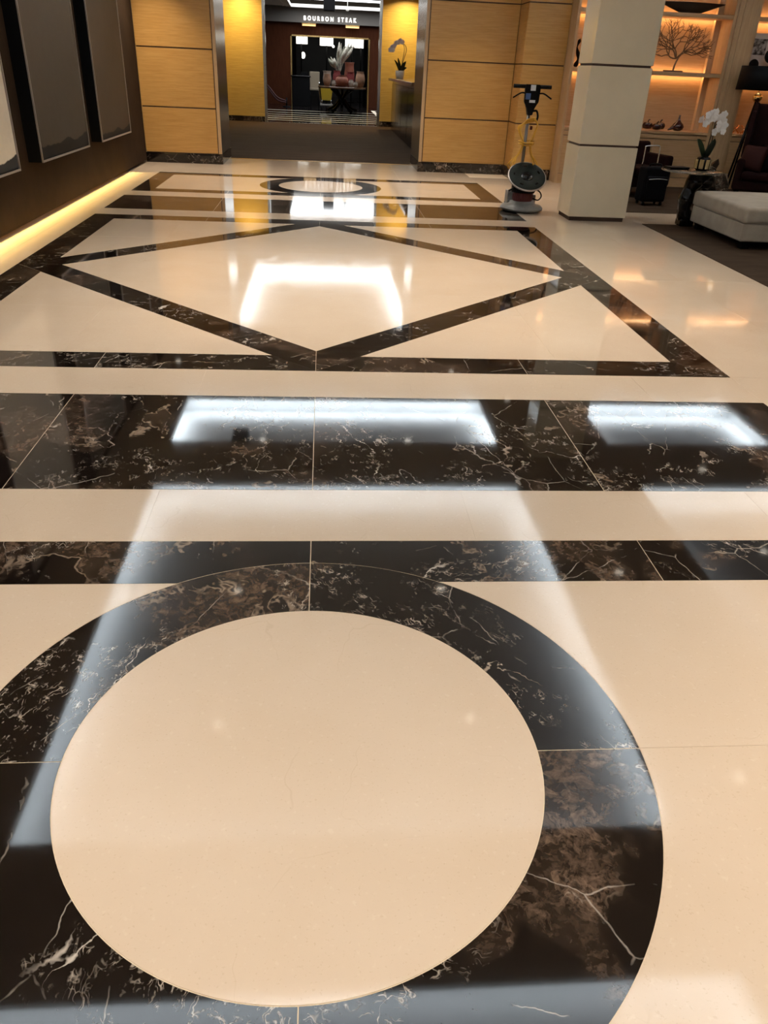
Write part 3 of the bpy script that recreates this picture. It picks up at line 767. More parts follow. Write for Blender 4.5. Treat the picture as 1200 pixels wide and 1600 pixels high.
# ================================================================== PAINTINGS
def painting(name, y0, y1, cm, label, depth=0.15):
    t = thing(name, label, 'painting', (-3.07, (y0 + y1) / 2, 0)); h = (y1 - y0) / 2; z0, z1 = 0.585, 3.05
    boxobj('box_frame', 'black_matte', t, 0.0, depth - 0.012, -h, h, z0, z1)
    obj('canvas', box(B(), depth - 0.012, depth - 0.004, -h + 0.03, h - 0.03, z0 + 0.03, z1 - 0.03), cm, t)
    bm = B(); s = 0.012
    for a in ((-h, -h + s, z0, z1), (h - s, h, z0, z1), (-h + s, h - s, z0, z0 + s * 1.6), (-h + s, h - s, z1 - s, z1)): box(bm, depth - 0.012, depth + 0.004, *a)
    obj('frame_lip', bm, 'silver_lip', t)
PD = 0.15
painting('painting', 6.75, 8.42, 'canvas_pale', 'tall pale cream canvas with dark torn edge, cut by the left border')
painting('painting', 9.12, 11.0, 'canvas_grey', 'tall dark grey canvas in a deep black frame, middle of three')
painting('painting', 11.66, 13.42, 'canvas_brown', 'tall dark brown canvas in a deep black frame nearest the wood panels')

# ================================================================== FLOOR MACHINE
def scrubber():
    t = thing('floor_polisher', 'upright rotary floor polisher with yellow cord and black pad disc, beside the column', 'floor polisher', (2.72, 10.94, 0))
    b = obj('base_housing', lathe(B(), [(0, 0.012), (0.255, 0.012), (0.272, 0.022), (0.275, 0.055), (0.262, 0.075), (0.20, 0.092), (0.175, 0.10), (0.165, 0.13), (0, 0.13)], 40), 'grey_plastic', t)
    obj('brush', lathe(B(), [(0, 0.0), (0.235, 0.0), (0.245, 0.012), (0, 0.012)], 32), 'rubber', t)
    obj('bumper', lathe(B(), [(0.262, 0.022), (0.283, 0.026), (0.286, 0.04), (0.283, 0.054), (0.262, 0.058)], 40, cap=False), 'grey_plastic', b)
    obj('wheel_bracket', box(B(), -0.20, -0.115, 0.02, 0.2, 0.08, 0.24, 0.012, 2), 'grey_plastic', t)
    obj('wheel_bracket', box(B(), 0.115, 0.20, 0.06, 0.2, 0.08, 0.2, 0.012, 2), 'grey_plastic', t)
    for x in (-0.16, 0.16):
        obj('wheel', lathe(B(), [(0, -0.018), (0.05, -0.018), (0.055, 0), (0.05, 0.018), (0, 0.018)], 20, mat=Matrix.Translation((x, 0.24, 0.065)) @ Matrix.Rotation(PI / 2, 4, 'Y')), 'rubber', t)
    m = obj('motor', lathe(B(), [(0.13, 0.13), (0.135, 0.14), (0.135, 0.225), (0.128, 0.235), (0, 0.235)], 28), 'dark_red', t)
    bm = B()
    for k in range(28):
        a = 2 * PI * k / 28; c_ = Vector((0.135 * math.cos(a), 0.135 * math.sin(a), 0))
        tube(bm, [c_ + Vector((0, 0, 0.15)), c_ + Vector((0, 0, 0.215))], 0.005, 4)
    obj('cooling_fins', bm, 'dark_red', m)
    obj('motor_cap', lathe(B(), [(0, 0.235), (0.152, 0.235), (0.16, 0.25), (0.16, 0.33), (0.145, 0.36), (0.06, 0.385), (0, 0.385)], 28), 'black_matte', t)
    # handle
    p = obj('handle_pole', tube(B(), [(-0.02, 0.17, 0.16), (-0.02, 0.12, 1.22)], 0.021, 14), 'steel_dark', t)
    h = B()
    prism(h, [(-0.095, 0), (0.095, 0), (0.095, 0), (0.095, 0)][:2] + [(0.095, 0.05), (-0.095, 0.05)], 0, 0.001)
    h.free(); h = B()
    prof = [(-0.095, 1.50), (0.095, 1.50), (0.10, 1.44), (0.095, 1.30), (0.045, 1.235), (0.03, 1.15), (-0.03, 1.15), (-0.045, 1.235), (-0.095, 1.30), (-0.10, 1.44)]
    fr = [h.verts.new((x - 0.015, 0.07, z)) for x, z in prof]; bk = [h.verts.new((x * 0.85 - 0.015, 0.165, z)) for x, z in prof]
    h.faces.new(fr); h.faces.new(bk[::-1])
    for i in range(len(prof)): j = (i + 1) % len(prof); h.faces.new((fr[i], bk[i], bk[j], fr[j]))
    bmesh.ops.bevel(h, geom=list(h.edges), offset=0.006, segments=2, affect='EDGES')
    hd = obj('handle_head', h, 'black_matte', t)
    obj('sticker', box(B(), -0.045, 0.02, 0.064, 0.069, 1.43, 1.495), 'white_label', hd)
    obj('sticker', box(B(), -0.1, -0.035, 0.064, 0.069, 1.33, 1.40), 'blue_label', hd)
    obj('sticker', box(B(), -0.045, 0.03, 0.064, 0.069, 1.295, 1.325), 'white_label', hd)
    for s in (-1, 1):
        obj('grip', tube(B(), [(s * 0.085 - 0.015, 0.11, 1.475), (s * 0.245 - 0.015, 0.11, 1.475)], 0.023, 12), 'rubber', t)
        obj('lever', tube(B(), spline([(s * 0.09 - 0.015, 0.08, 1.40), (s * 0.15 - 0.015, 0.07, 1.40), (s * 0.25 - 0.015, 0.05, 1.345)], 4), 0.009, 8), 'black_matte', t)
    obj('cord_hook', tube(B(), spline([(0.03, 0.11, 1.20), (0.075, 0.10, 1.20), (0.095, 0.09, 1.14), (0.085, 0.09, 1.09)], 4), 0.013, 8), 'black_matte', t)
    # yellow cord looped on the hook
    cord = [None]; bm = B(); rr = random.Random(3)
    for k in range(5):
        s = 0.02 + 0.02 * k; y = 0.035 + 0.018 * k; o_ = rr.uniform(-0.03, 0.03); zb = 0.44 + 0.03 * (k % 2)
        pts = [(0.05 + o_, y, 1.12 - 0.01 * k), (-0.05, y, 1.10 - 0.012 * k), (-0.10 - s * 0.4, y, 1.02), (-0.105 - s * 0.3 + o_, y - 0.01, 0.95), (-0.065 + o_ * 0.5, y - 0.02, 0.82), (-0.10 + o_, y, 0.70), (-0.13 - s, y, zb + 0.1),
               (-0.02, y + 0.01, zb), (0.08 + s, y, zb + 0.1), (0.06 + o_, y - 0.01, 0.70), (0.035 + o_, y - 0.02, 0.82), (0.075 + o_, y - 0.01, 0.95), (0.085 + s * 0.3, y, 1.05), (0.05 + o_, y, 1.13 - 0.01 * k)]
        tube(bm, spline(pts, 5), 0.0078, 6)
    pw = obj('power_cord', bm, 'cord_yellow', t)
    bm = B()
    for dz in (0.0, 0.028):
        tube(bm, spline([(-0.105, 0.02, 0.815 + dz), (-0.03, -0.008, 0.80 + dz), (0.06, 0.0, 0.815 + dz), (0.065, 0.13, 0.82 + dz), (-0.10, 0.13, 0.82 + dz), (-0.105, 0.02, 0.815 + dz)], 4), 0.009, 6)
    obj('cord_tie', bm, 'cord_yellow', pw)
    obj('plug', box(B(), 0.0, 0.03, 0.03, 0.065, 0.985, 1.03, 0.006), 'dark_red', pw)
    # pad driver disc leaning on the motor
    Mx = Matrix.Translation((-0.0, -0.12, 0.44)) @ Matrix.Rotation(math.radians(37), 4, 'X') @ Matrix.Scale(0.93, 4)
    d = obj('pad_disc', lathe(B(), [(0.085, 0.004), (0.10, 0.014), (0.25, 0.014), (0.262, 0.008), (0.262, -0.012), (0, -0.012)], 48, mat=Mx, cap=False), 'pad_disc', t)
    obj('disc_rim', lathe(B(), [(0.262, -0.014), (0.274, -0.010), (0.276, 0.0), (0.272, 0.010), (0.262, 0.012)], 48, mat=Mx, cap=False), 'silver_lip', d)
    obj('disc_hub', lathe(B(), [(0, -0.008), (0.086, -0.008), (0.086, 0.006), (0.070, 0.012), (0.062, 0.0), (0.03, 0.0), (0.028, 0.012), (0, 0.012)], 28, mat=Mx, cap=False), 'black_gloss', d)
    for k in range(5):
        a = 2 * PI * k / 5 + 0.4; bm = B(); box(bm, -0.026, 0.026, -0.011, 0.011, 0.0135, 0.016, 0.002)
        bm.transform(Mx @ Matrix.Translation((0.185 * math.cos(a), 0.185 * math.sin(a), 0)) @ Matrix.Rotation(a + PI / 2, 4, 'Z')); obj('slot', bm, 'black_gloss', d)
    obj('lead', tube(B(), spline([(0.12, -0.06, 0.285), (0.20, -0.08, 0.26), (0.235, -0.08, 0.20), (0.20, -0.07, 0.15), (0.13, -0.05, 0.165)], 5), 0.009, 8), 'rubber', t)
    obj('clamp_lever', tube(B(), [(-0.14, -0.06, 0.29), (-0.215, -0.08, 0.255)], 0.013, 8), 'black_matte', t)
scrubber()

# ================================================================== LOUNGE
def ottoman():
    t = thing('ottoman', 'large square grey velvet ottoman chaise on the brown carpet', 'ottoman', (4.66, 8.60, 0.0065))
    W, D = 1.75, 1.36
    for x in (0.06, W - 0.14):
        for y in (0.05, D - 0.13): obj('foot', box(B(), x, x + 0.09, y, y + 0.09, 0.0, 0.062), 'black_matte', t)
    obj('plinth', box(B(), 0.05, W - 0.04, 0.04, D - 0.04, 0.06, 0.085), 'black_matte', t)
    obj('body', rounded(B(), 0, W, 0, D, 0.085, 0.272, 0.014), 'grey_velvet', t)
    obj('seat_cushion', rounded(B(), -0.015, W + 0.01, -0.015, D + 0.01, 0.272, 0.44, 0.035, 0.02), 'grey_velvet', t)
    p = rounded(B(), -0.06, 0.06, -0.29, 0.29, -0.2, 0.2, 0.055)
    p.transform(Matrix.Translation((1.02, 0.75, 0.685)) @ Matrix.Rotation(0.22, 4, 'Y'))
    o = obj('throw_pillow', p, 'patterned_velvet', None, (4.66, 8.66, 0.006)); tag(o, 'patterned beige pillow standing on the grey ottoman at the right edge', 'pillow')
ottoman()

def side_table():
    X, Y = 4.72, 10.12
    t = thing('side_table', 'black sculpted side table with curved legs carrying the white orchid', 'side table', (X, Y, 0.0065))
    # swelling legs like folded stone
    def slab_leg(path, wds, name):
        bm = B(); tube(bm, spline(path, 6), [wds[0] + (wds[-1] - wds[0]) * i / (6 * (len(path) - 1)) + 0.012 * math.sin(i * 0.9) for i in range(6 * (len(path) - 1) + 1)], 12); return obj(name, bm, 'black_gloss', t)
    slab_leg([(-0.06, -0.02, 0.07), (-0.10, -0.02, 0.22), (-0.075, 0, 0.42), (0.0, 0.0, 0.57)], (0.085, 0.10), 'leg')
    obj('foot', box(B(), -0.15, 0.03, -0.11, 0.07, 0.0, 0.09, 0.02, 2), 'black_gloss', t)
    slab_leg([(0.22, 0.16, 0.07), (0.26, 0.14, 0.25), (0.20, 0.08, 0.45), (0.06, 0.02, 0.58)], (0.08, 0.11), 'leg')
    slab_leg([(0.02, 0.26, 0.07), (0.04, 0.26, 0.25), (0.03, 0.16, 0.45), (0.0, 0.06, 0.58)], (0.07, 0.09), 'leg')
    obj('top', lathe(B(), [(0, 0.628), (0.36, 0.628), (0.372, 0.636), (0.372, 0.646), (0.36, 0.652), (0, 0.652)], 48, cx=-0.07, cy=0.06), 'glass_top', t)
    # black marble rock sculpture right of it
    r = thing('rock_sculpture', 'jagged black white-veined marble rock behind the ottoman', 'sculpture', (5.10, 10.50, 0.0))
    bm = B(); b2 = bmesh.new(); bmesh.ops.create_icosphere(b2, subdivisions=2, radius=1.0); rr = random.Random(11)
    for v in b2.verts:
        k = 1 + rr.uniform(-0.20, 0.22); v.co = Vector((v.co.x * 0.21 * k, v.co.y * 0.16 * k, 0.30 + v.co.z * 0.30 * k))
        if v.co.z > 0.42: v.co.x += 0.05
        v.co.z = max(0.007, v.co.z)
    join(bm, b2); obj('boulder', bm, 'black_marble', r)
    bm = B(); b2 = bmesh.new(); bmesh.ops.create_icosphere(b2, subdivisions=1, radius=1.0)
    for v in b2.verts: v.co = Vector((-0.04 + v.co.x * 0.06 + 0.05 * v.co.z, v.co.y * 0.06, 0.66 + v.co.z * 0.11))
    join(bm, b2); obj('shard', bm, 'black_marble', r)
    b = thing('magazine_stack', 'flat stack of dark magazines on the side table edge', 'magazines', (X - 0.29, Y + 0.06, 0.6525), 0.15)
    obj('magazine', box(B(), -0.13, 0.13, -0.09, 0.09, 0.0, 0.012), 'black_gloss', b); obj('magazine', box(B(), -0.12, 0.14, -0.085, 0.085, 0.0125, 0.022), 'black_gloss', b)
    obj('magazine', box(B(), -0.11, 0.15, -0.08, 0.09, 0.0225, 0.034), 'black_matte', b)
side_table()

def petal_flower(bm, c, s, d):
    """five-petalled orchid bloom facing direction d"""
    z = Vector(d).normalized(); x = z.orthogonal().normalized(); y = z.cross(x); c = Vector(c)
    for k in range(5):
        a = 2 * PI * k / 5; r_ = x * math.cos(a) + y * math.sin(a); tn = z.cross(r_); wd = s * (0.40 if k % 2 else 0.52)
        ctr = bm.verts.new(c + r_ * s * 0.52 + z * 0.20 * s); m_ = 8; ring = []
        for i in range(m_):
            th = 2 * PI * i / m_; ring.append(bm.verts.new(c + r_ * s * (0.52 + 0.50 * math.cos(th)) + tn * wd * math.sin(th) + z * s * (0.06 - 0.12 * max(0, math.cos(th)))))
        for i in range(m_): f = bm.faces.new((ring[i], ring[(i + 1) % m_], ctr)); f.smooth = True
    lip = bmesh.new(); bmesh.ops.create_icosphere(lip, subdivisions=1, radius=s * 0.16)
    join(bm, lip, Matrix.Translation(c + z * s * 0.2))
def leaf_mesh(pts, wd):
    bm = B(); sp = spline(pts, 5); rows = []
    for i, p in enumerate(sp):
        u = i / (len(sp) - 1); w_ = wd * math.sin(PI * min(1, 0.12 + u * 0.88)) ** 0.7 * (1 - 0.15 * u)
        d = (sp[min(i + 1, len(sp) - 1)] - sp[max(0, i - 1)]).normalized(); sd = Vector((-d.z * 0.2 - d.y, d.x, 0)); sd = d.cross(Vector((0, 1, 0.2))).normalized() if sd.length < 1e-3 else d.cross(Vector((0.0, 1.0, 0.15))).normalized()
        rows.append([bm.verts.new(p - sd * w_), bm.verts.new(p + Vector((0, 0.012, 0.0))), bm.verts.new(p + sd * w_)])
    for a, b in zip(rows, rows[1:]):
        for j in range(2): f = bm.faces.new((a[j], a[j + 1], b[j + 1], b[j])); f.smooth = True
    bmesh.ops.solidify(bm, geom=bm.faces[:], thickness=0.003)
    return bm
def orchid_lounge():
    t = thing('orchid_plant', 'white orchid in a gold and black vase on the side table', 'orchid', (4.74, 10.12, 0.6525))
    v = obj('vase', lathe(B(), [(0, 0), (0.055, 0), (0.083, 0.02), (0.092, 0.07), (0.090, 0.12), (0.075, 0.155), (0.062, 0.16), (0.06, 0.15), (0, 0.14)], 28), 'black_gloss', t)
    for k in range(8):
        a = 2 * PI * k / 8; bm = B(); box(bm, 0.088, 0.096, -0.026, 0.026, 0.03, 0.135, 0.004); bm.transform(Matrix.Rotation(a + 0.2, 4, 'Z')); obj('gold_panel', bm, 'vase_gold', v)
    st = [(0.0, 0.0, 0.14), (0.015, 0, 0.3), (0.03, -0.01, 0.46), (0.02, -0.03, 0.57), (-0.045, -0.05, 0.62)]
    obj('stem', tube(B(), spline(st, 6), 0.006, 6), 'stem', t)
    st2 = [(0.02, 0.0, 0.14), (0.05, 0, 0.3), (0.04, -0.01, 0.48), (0.075, -0.03, 0.56), (0.11, -0.05, 0.53)]
    obj('stem', tube(B(), spline(st2, 6), 0.006, 6), 'stem', t)
    rr = random.Random(2)
    sp = [(-0.15, .57), (-0.11, .62), (-0.075, .56), (-0.04, .645), (-0.02, .59), (0.02, .655), (0.045, .60), (0.085, .635), (0.06, .53), (0.11, .57), (0.13, .52), (0.095, .475), (0.15, .455), (0.045, .44), (0.0, .62), (-0.12, .53)]
    for i, (x, z) in enumerate(sp):
        bm = B(); petal_flower(bm, (x, -0.06 + rr.uniform(-0.04, 0.04), z), 0.046, (rr.uniform(-0.5, 0.5), -1, rr.uniform(-0.3, 0.3)))
        f = obj('bloom', bm, 'petal', t)
    obj('leaf', leaf_mesh([(0.0, 0, 0.14), (-0.06, -0.03, 0.24), (-0.13, -0.06, 0.33), (-0.17, -0.07, 0.36)], 0.032), 'leaf', t)
    obj('leaf', leaf_mesh([(0.01, 0, 0.14), (0.02, -0.03, 0.22), (0.05, -0.05, 0.32), (0.06, -0.05, 0.37)], 0.045), 'leaf_dark', t)
    obj('leaf', leaf_mesh([(0.0, 0.02, 0.14), (0.05, 0.04, 0.2), (0.1, 0.05, 0.24)], 0.03), 'leaf_dark', t)
orchid_lounge()

def suitcase():
    t = thing('suitcase', 'black wheeled suitcase with raised chrome handle standing behind the column', 'suitcase', (4.86, 11.88, 0.006), 0.12)
    obj('body', box(B(), -0.19, 0.19, -0.12, 0.12, 0.05, 0.52, 0.035, 3), 'black_fabric', t)
    obj('front_pocket', box(B(), -0.16, 0.16, -0.155, -0.115, 0.08, 0.40, 0.018, 2), 'black_fabric', t)
    obj('zip', tube(B(), spline([(-0.15, -0.158, 0.36), (0, -0.16, 0.37), (0.15, -0.158, 0.36)], 4), 0.004, 6), 'chrome', t)
    for x in (-0.14, 0.14):
        for y in (-0.09, 0.09): obj('wheel', lathe(B(), [(0, -0.014), (0.025, -0.014), (0.028, 0), (0.025, 0.014), (0, 0.014)], 14, mat=Matrix.Translation((x, y, 0.028)) @ Matrix.Rotation(PI / 2, 4, 'Y')), 'rubber', t)
    obj('pull_handle', tube(B(), spline([(-0.16, 0.10, 0.52), (-0.16, 0.10, 0.74), (-0.15, 0.10, 0.775), (-0.03, 0.10, 0.785), (0.04, 0.10, 0.785), (0.065, 0.10, 0.77), (0.07, 0.10, 0.72), (0.07, 0.10, 0.52)], 5), 0.009, 8), 'chrome', t)
    obj('top_handle', tube(B(), spline([(-0.09, 0, 0.52), (-0.07, 0, 0.55), (0.07, 0, 0.55), (0.09, 0, 0.52)], 4), 0.012, 8), 'black_matte', t)
    b = thing('duffel_bag', 'soft black bag slumped against the suitcase beside the column', 'bag', (4.50, 12.15, 0.006), 0.2)
    bm = B(); ball(bm, Vector((0, 0, 0.17)), 0.15, 0.17, 0.17, 18, 12); obj('body', bm, 'black_fabric', b)
    obj('strap', tube(B(), spline([(-0.1, -0.02, 0.27), (-0.08, -0.03, 0.42), (0.06, -0.03, 0.44), (0.1, -0.02, 0.28)], 5), 0.012, 8), 'black_matte', b)
    obj('buckle', box(B(), -0.06, 0.02, -0.185, -0.165, 0.05, 0.10, 0.006), 'chrome', b)
suitcase()

def armchair(name, label, loc, rz, w=0.74, back_h=0.78, wing=False, mat='maroon_velvet'):
    t = thing(name, label, 'armchair', loc, rz); h = w / 2
    for x in (-h + 0.06, h - 0.06):
        for y in (-0.30, 0.30): obj('leg', tube(B(), [(x, y, 0.0), (x * 0.97, y * 0.97, 0.16)], [0.014, 0.022], 8), 'black_matte', t)
    obj('seat_frame', rounded(B(), -h + 0.02, h - 0.02, -0.34, 0.36, 0.15, 0.30, 0.03), mat, t)
    obj('seat_cushion', rounded(B(), -h + 0.11, h - 0.11, -0.37, 0.24, 0.30, 0.43, 0.045), mat, t)
    for s in (-1, 1): obj('armrest', rounded(B(), min(s * h, s * (h - 0.12)), max(s * h, s * (h - 0.12)), -0.33, 0.34, 0.16, 0.60, 0.04), mat, t)
    bm = rounded(B(), -h + 0.02, h - 0.02, -0.07, 0.07, 0, back_h - 0.28, 0.05)
    bm.transform(Matrix.Translation((0, 0.30, 0.28)) @ Matrix.Rotation(-0.12, 4, 'X')); obj('backrest', bm, mat, t)
    if wing:
        for s in (-1, 1):
            bm = B(); a = [(0.30, 0.55), (-0.02, 0.60), (-0.05, 0.75), (0.06, back_h - 0.10), (0.28, back_h + 0.02), (0.38, back_h - 0.02)]
            p0 = [bm.verts.new((s * (h - 0.01), y, z)) for y, z in a]; p1 = [bm.verts.new((s * (h - 0.08), y, z)) for y, z in a]
            bm.faces.new(p0); bm.faces.new(p1[::-1])
            for i in range(len(a)): j = (i + 1) % len(a); bm.faces.new((p0[i], p1[i], p1[j], p0[j]))
            bmesh.ops.bevel(bm, geom=bm.edges[:], offset=0.015, segments=2, affect='EDGES'); obj('wing', bm, mat, t)
    return t
armchair('armchair', 'dark maroon low armchair behind the black suitcase, partly hidden by the column', (5.02, 12.95, 0.0065), 0.25, 0.78, 0.76)
armchair('wing_chair', 'dark maroon high winged armchair at the right edge under the floor lamp', (6.98, 12.75, 0.0065), -0.55, 0.80, 1.36, True)
def pillow(loc, rz, tilt, mat, label):
    bm = B(); b2 = bmesh.new(); bmesh.ops.create_grid(b2, x_segments=10, y_segments=10, size=0.2)
    top = []
    for sgn in (1, -1):
        b3 = b2.copy()
        for v in b3.verts:
            u, q = v.co.x / 0.2, v.co.y / 0.2; v.co.z = sgn * 0.065 * (1 - u ** 4) * (1 - q ** 4); v.co.x *= 1 - 0.06 * (1 - q * q); v.co.y *= 1 - 0.06 * (1 - u * u)
        for f in b3.faces: f.smooth = True
        join(bm, b3)
    b2.free(); bmesh.ops.remove_doubles(bm, verts=bm.verts[:], dist=1e-4)
    o = obj('pillow', bm, mat, None, loc); o.rotation_euler = (PI / 2 - tilt, 0, rz); tag(o, label, 'pillow')
pillow((6.70, 12.66, 0.62), -0.9, 0.35, 'maroon_light', 'reddish brown pillow in the corner of the wing chair')
pillow((7.0, 12.62, 0.62), -0.4, 0.35, 'black_fabric', 'black pillow leaning in the middle of the wing chair')

def floor_lamp():
    t = thing('floor_lamp', 'floor lamp with black drum shade, brass ball and tripod legs', 'floor lamp', (7.02, 13.62, 0.006))
    obj('shade', lathe(B(), [(0.36, 1.53), (0.362, 1.53), (0.345, 1.865), (0.343, 1.865), (0.36, 1.53)], 40, cap=False), 'black_matte', t)
    obj('shade_lining', lathe(B(), [(0.355, 1.532), (0.339, 1.863)], 40, cap=False), 'brass', t)
    obj('spider', tube(B(), [(-0.34, 0, 1.82), (0.34, 0, 1.82)], 0.004, 6), 'brass', t)
    obj('neck', tube(B(), [(0, 0, 1.50), (0, 0, 1.82)], 0.01, 10), 'brass', t)
    bm = B(); ball(bm, Vector((0, 0, 1.43)), 0.072, u=24, v=16); obj('ball', bm, 'brass', t)
    bm = B(); ball(bm, Vector((0, 0, 1.62)), 0.035); obj('bulb', bm, 'bulb_lit', t)
    for k in range(3):
        a = 2 * PI * k / 3 + 3.6; d = Vector((math.cos(a), math.sin(a), 0))
        l_ = obj('leg', tube(B(), [d * 0.02 + Vector((0, 0, 1.37)), d * 0.30 + Vector((0, 0, 0.0))], [0.014, 0.017], 8), 'black_gloss', t)
floor_lamp()

# ================================================================== CORRIDOR COUNTER + ORCHID
def counter():
    t = thing('reception_counter', 'long black gloss counter with brown top along the corridor right side', 'counter', (0, 0, 0.006))
    boxobj('body', 'black_gloss', t, 2.06, 2.95, 19.0, 25.8, 0.0, 1.285, 0.004)
    boxobj('top', 'counter_top', t, 1.94, 3.0, 18.9, 25.9, 1.29, 1.355, 0.006)
    for k in range(4):
        y0 = 19.15 + k * 1.66
        boxobj('front_panel', 'black_gloss', t, 2.045, 2.059, y0, y0 + 1.6, 0.12, 1.22, 0.004)
counter()
def orchid_corridor():
    t = thing('orchid_plant', 'pale orchid arching left from a small white pot on the corridor counter', 'orchid', (2.22, 25.3, 1.361))
    obj('pot', lathe(B(), [(0, 0), (0.10, 0), (0.125, 0.09), (0.13, 0.2), (0.115, 0.2), (0.11, 0.17), (0, 0.17)], 24), 'pot_white', t)
    for st in ([(0.02, 0, 0.17), (0.06, 0, 0.45), (0.10, 0, 0.74), (0.02, 0, 0.88), (-0.14, 0, 0.86), (-0.27, 0, 0.74)], [(0.0, 0.02, 0.17), (0.10, 0.02, 0.5), (0.16, 0.02, 0.72), (0.09, 0.02, 0.85), (-0.02, 0.02, 0.88)]):
        obj('stem', tube(B(), spline(st, 6), 0.009, 6), 'stem', t)
    rr = random.Random(9)
    for x, z in ((-0.30, .70), (-0.25, .77), (-0.19, .80), (-0.15, .87), (-0.08, .89), (-0.03, .93), (0.03, .90), (-0.23, .70)):
        bm = B(); petal_flower(bm, (x, -0.03, z), 0.068, (rr.uniform(-0.5, 0.5), -1, rr.uniform(-0.2, 0.2))); obj('bloom', bm, 'petal_pink', t)
    for pts, wd in (([(0, 0, 0.17), (-0.08, -0.02, 0.34), (-0.18, -0.03, 0.47)], 0.035), ([(0, 0, 0.17), (-0.03, -0.03, 0.36), (-0.08, -0.03, 0.52)], 0.04), ([(0.02, 0, 0.17), (0.08, -0.02, 0.32), (0.16, -0.03, 0.44)], 0.06), ([(0.02, 0.02, 0.17), (0.12, 0, 0.26), (0.19, 0, 0.28)], 0.04)):
        obj('leaf', leaf_mesh(pts, wd), 'leaf_dark', t)
orchid_corridor()

# ================================================================== RESTAURANT FOYER
YR = 40.0
rw = struct('wall_foyer_back', slab_with_holes(-6, 6.5, 0, 3.75, 0, 1, [(-1.42, 2.06, -0.01, 2.69)]), 'red_wood', 'dark red brown wooden wall of the restaurant entrance')
rw.data.transform(Matrix(((1, 0, 0, 0), (0, 0, 0.2, YR), (0, 1, 0, 0), (0, 0, 0, 1))))
struct('wall_foyer_left', box(B(), -6.1, -6, 27.2, YR, 0, 3.9), 'red_wood', 'dark wooden left wall of the foyer'); struct('wall_foyer_right', box(B(), 6.5, 6.6, 27.2, YR, 0, 3.9), 'red_wood', 'dark wooden right wall of the foyer')
struct('wall_foyer_front_left', box(B(), -6, -3.5, 27.05, 27.2, 0, 3.95), 'red_wood', 'back of the gold wall at the foyer left'); struct('wall_foyer_front_right', box(B(), 3.7, 6.5, 27.05, 27.2, 0, 3.95), 'red_wood', 'back of the gold wall at the foyer right')
FT = (-1.35, 3.0, 33.2, 39.0)
fc = struct('ceiling_foyer', slab_with_holes(-6, 6.5, 27.2, YR + 0.2, 3.76, 3.82, [FT]), 'white_paint', 'pale foyer ceiling with a bright tray glowing from its own surface')
bm = B(); box(bm, FT[0] - 0.2, FT[1] + 0.2, FT[2] - 0.2, FT[3] + 0.2, 4.0, 4.03); obj('ceiling_tray', bm, 'tray_glow', fc)  # cove light put into the tray lid itself as emission
bm = B()
for k, s in enumerate((0.0, 0.16, 0.32)):
    for a in ((FT[0] - s, FT[1] + s, FT[2] - s - 0.06, FT[2] - s), (FT[0] - s, FT[1] + s, FT[3] + s, FT[3] + s + 0.06), (FT[0] - s - 0.06, FT[0] - s, FT[2] - s - 0.06, FT[3] + s + 0.06), (FT[1] + s, FT[1] + s + 0.06, FT[2] - s - 0.06, FT[3] + s + 0.06)):
        box(bm, *a, 3.70 + 0.015 * k, 3.76)
obj('cornice', bm, 'white_paint', fc)
bh = struct('wall_bulkhead', box(B(), -6, 6.5, YR - 0.3, YR, 3.18, 3.76), 'bulkhead_grey', 'dark grey bulkhead carrying the lit restaurant sign')
o = obj('projector', box(B(), 0.02, 0.48, 36.5, 37.2, 3.50, 3.97, 0.02), 'black_matte'); tag(o, 'black box hanging from the foyer ceiling tray', 'projector')
bm = B(); ball(bm, Vector((0.95, 35.5, 3.52)), 0.07); tube(bm, [(0.95, 35.5, 3.55), (0.95, 35.5, 4.0)], 0.015, 6); o = obj('sprinkler', bm, 'white_paint'); tag(o, 'small pale fitting hanging from the bright foyer ceiling', 'ceiling fitting')
for x in (-1.6, 1.6): downlight(x, 29.6, 3.758, 24)  # invented pair of lamps, added so the pale floor stripes show up
area('foyer_light', (0.8, 36.2, 3.98), (0, 0, 0), 4.0, 5.0, 32, (0.95, 0.97, 1.0), fc)
# lit letters
SIGN = thing('restaurant_sign', 'white illuminated BOURBON STEAK lettering above the restaurant entrance', 'sign', (-0.84, YR - 0.31, 3.275))
fd = bpy.data.curves.new('letters', 'FONT'); fd.body = 'BOURBON STEAK'; fd.size = 0.225; fd.extrude = 0.012; fd.space_character = 1.7; fd.offset = 0.003
fo = bpy.data.objects.new('letters_curve', fd); C.objects.link(fo); bpy.context.view_layer.update()
me = bpy.data.meshes.new_from_object(fo.evaluated_get(bpy.context.evaluated_depsgraph_get())); bpy.data.objects.remove(fo)
wx = max(v.co.x for v in me.vertices); sc_ = 2.29 / wx
bmt = bmesh.new(); bmt.from_mesh(me)
for v in bmt.verts: v.co = Vector((v.co.x * sc_, -v.co.z, v.co.y * 1.0))
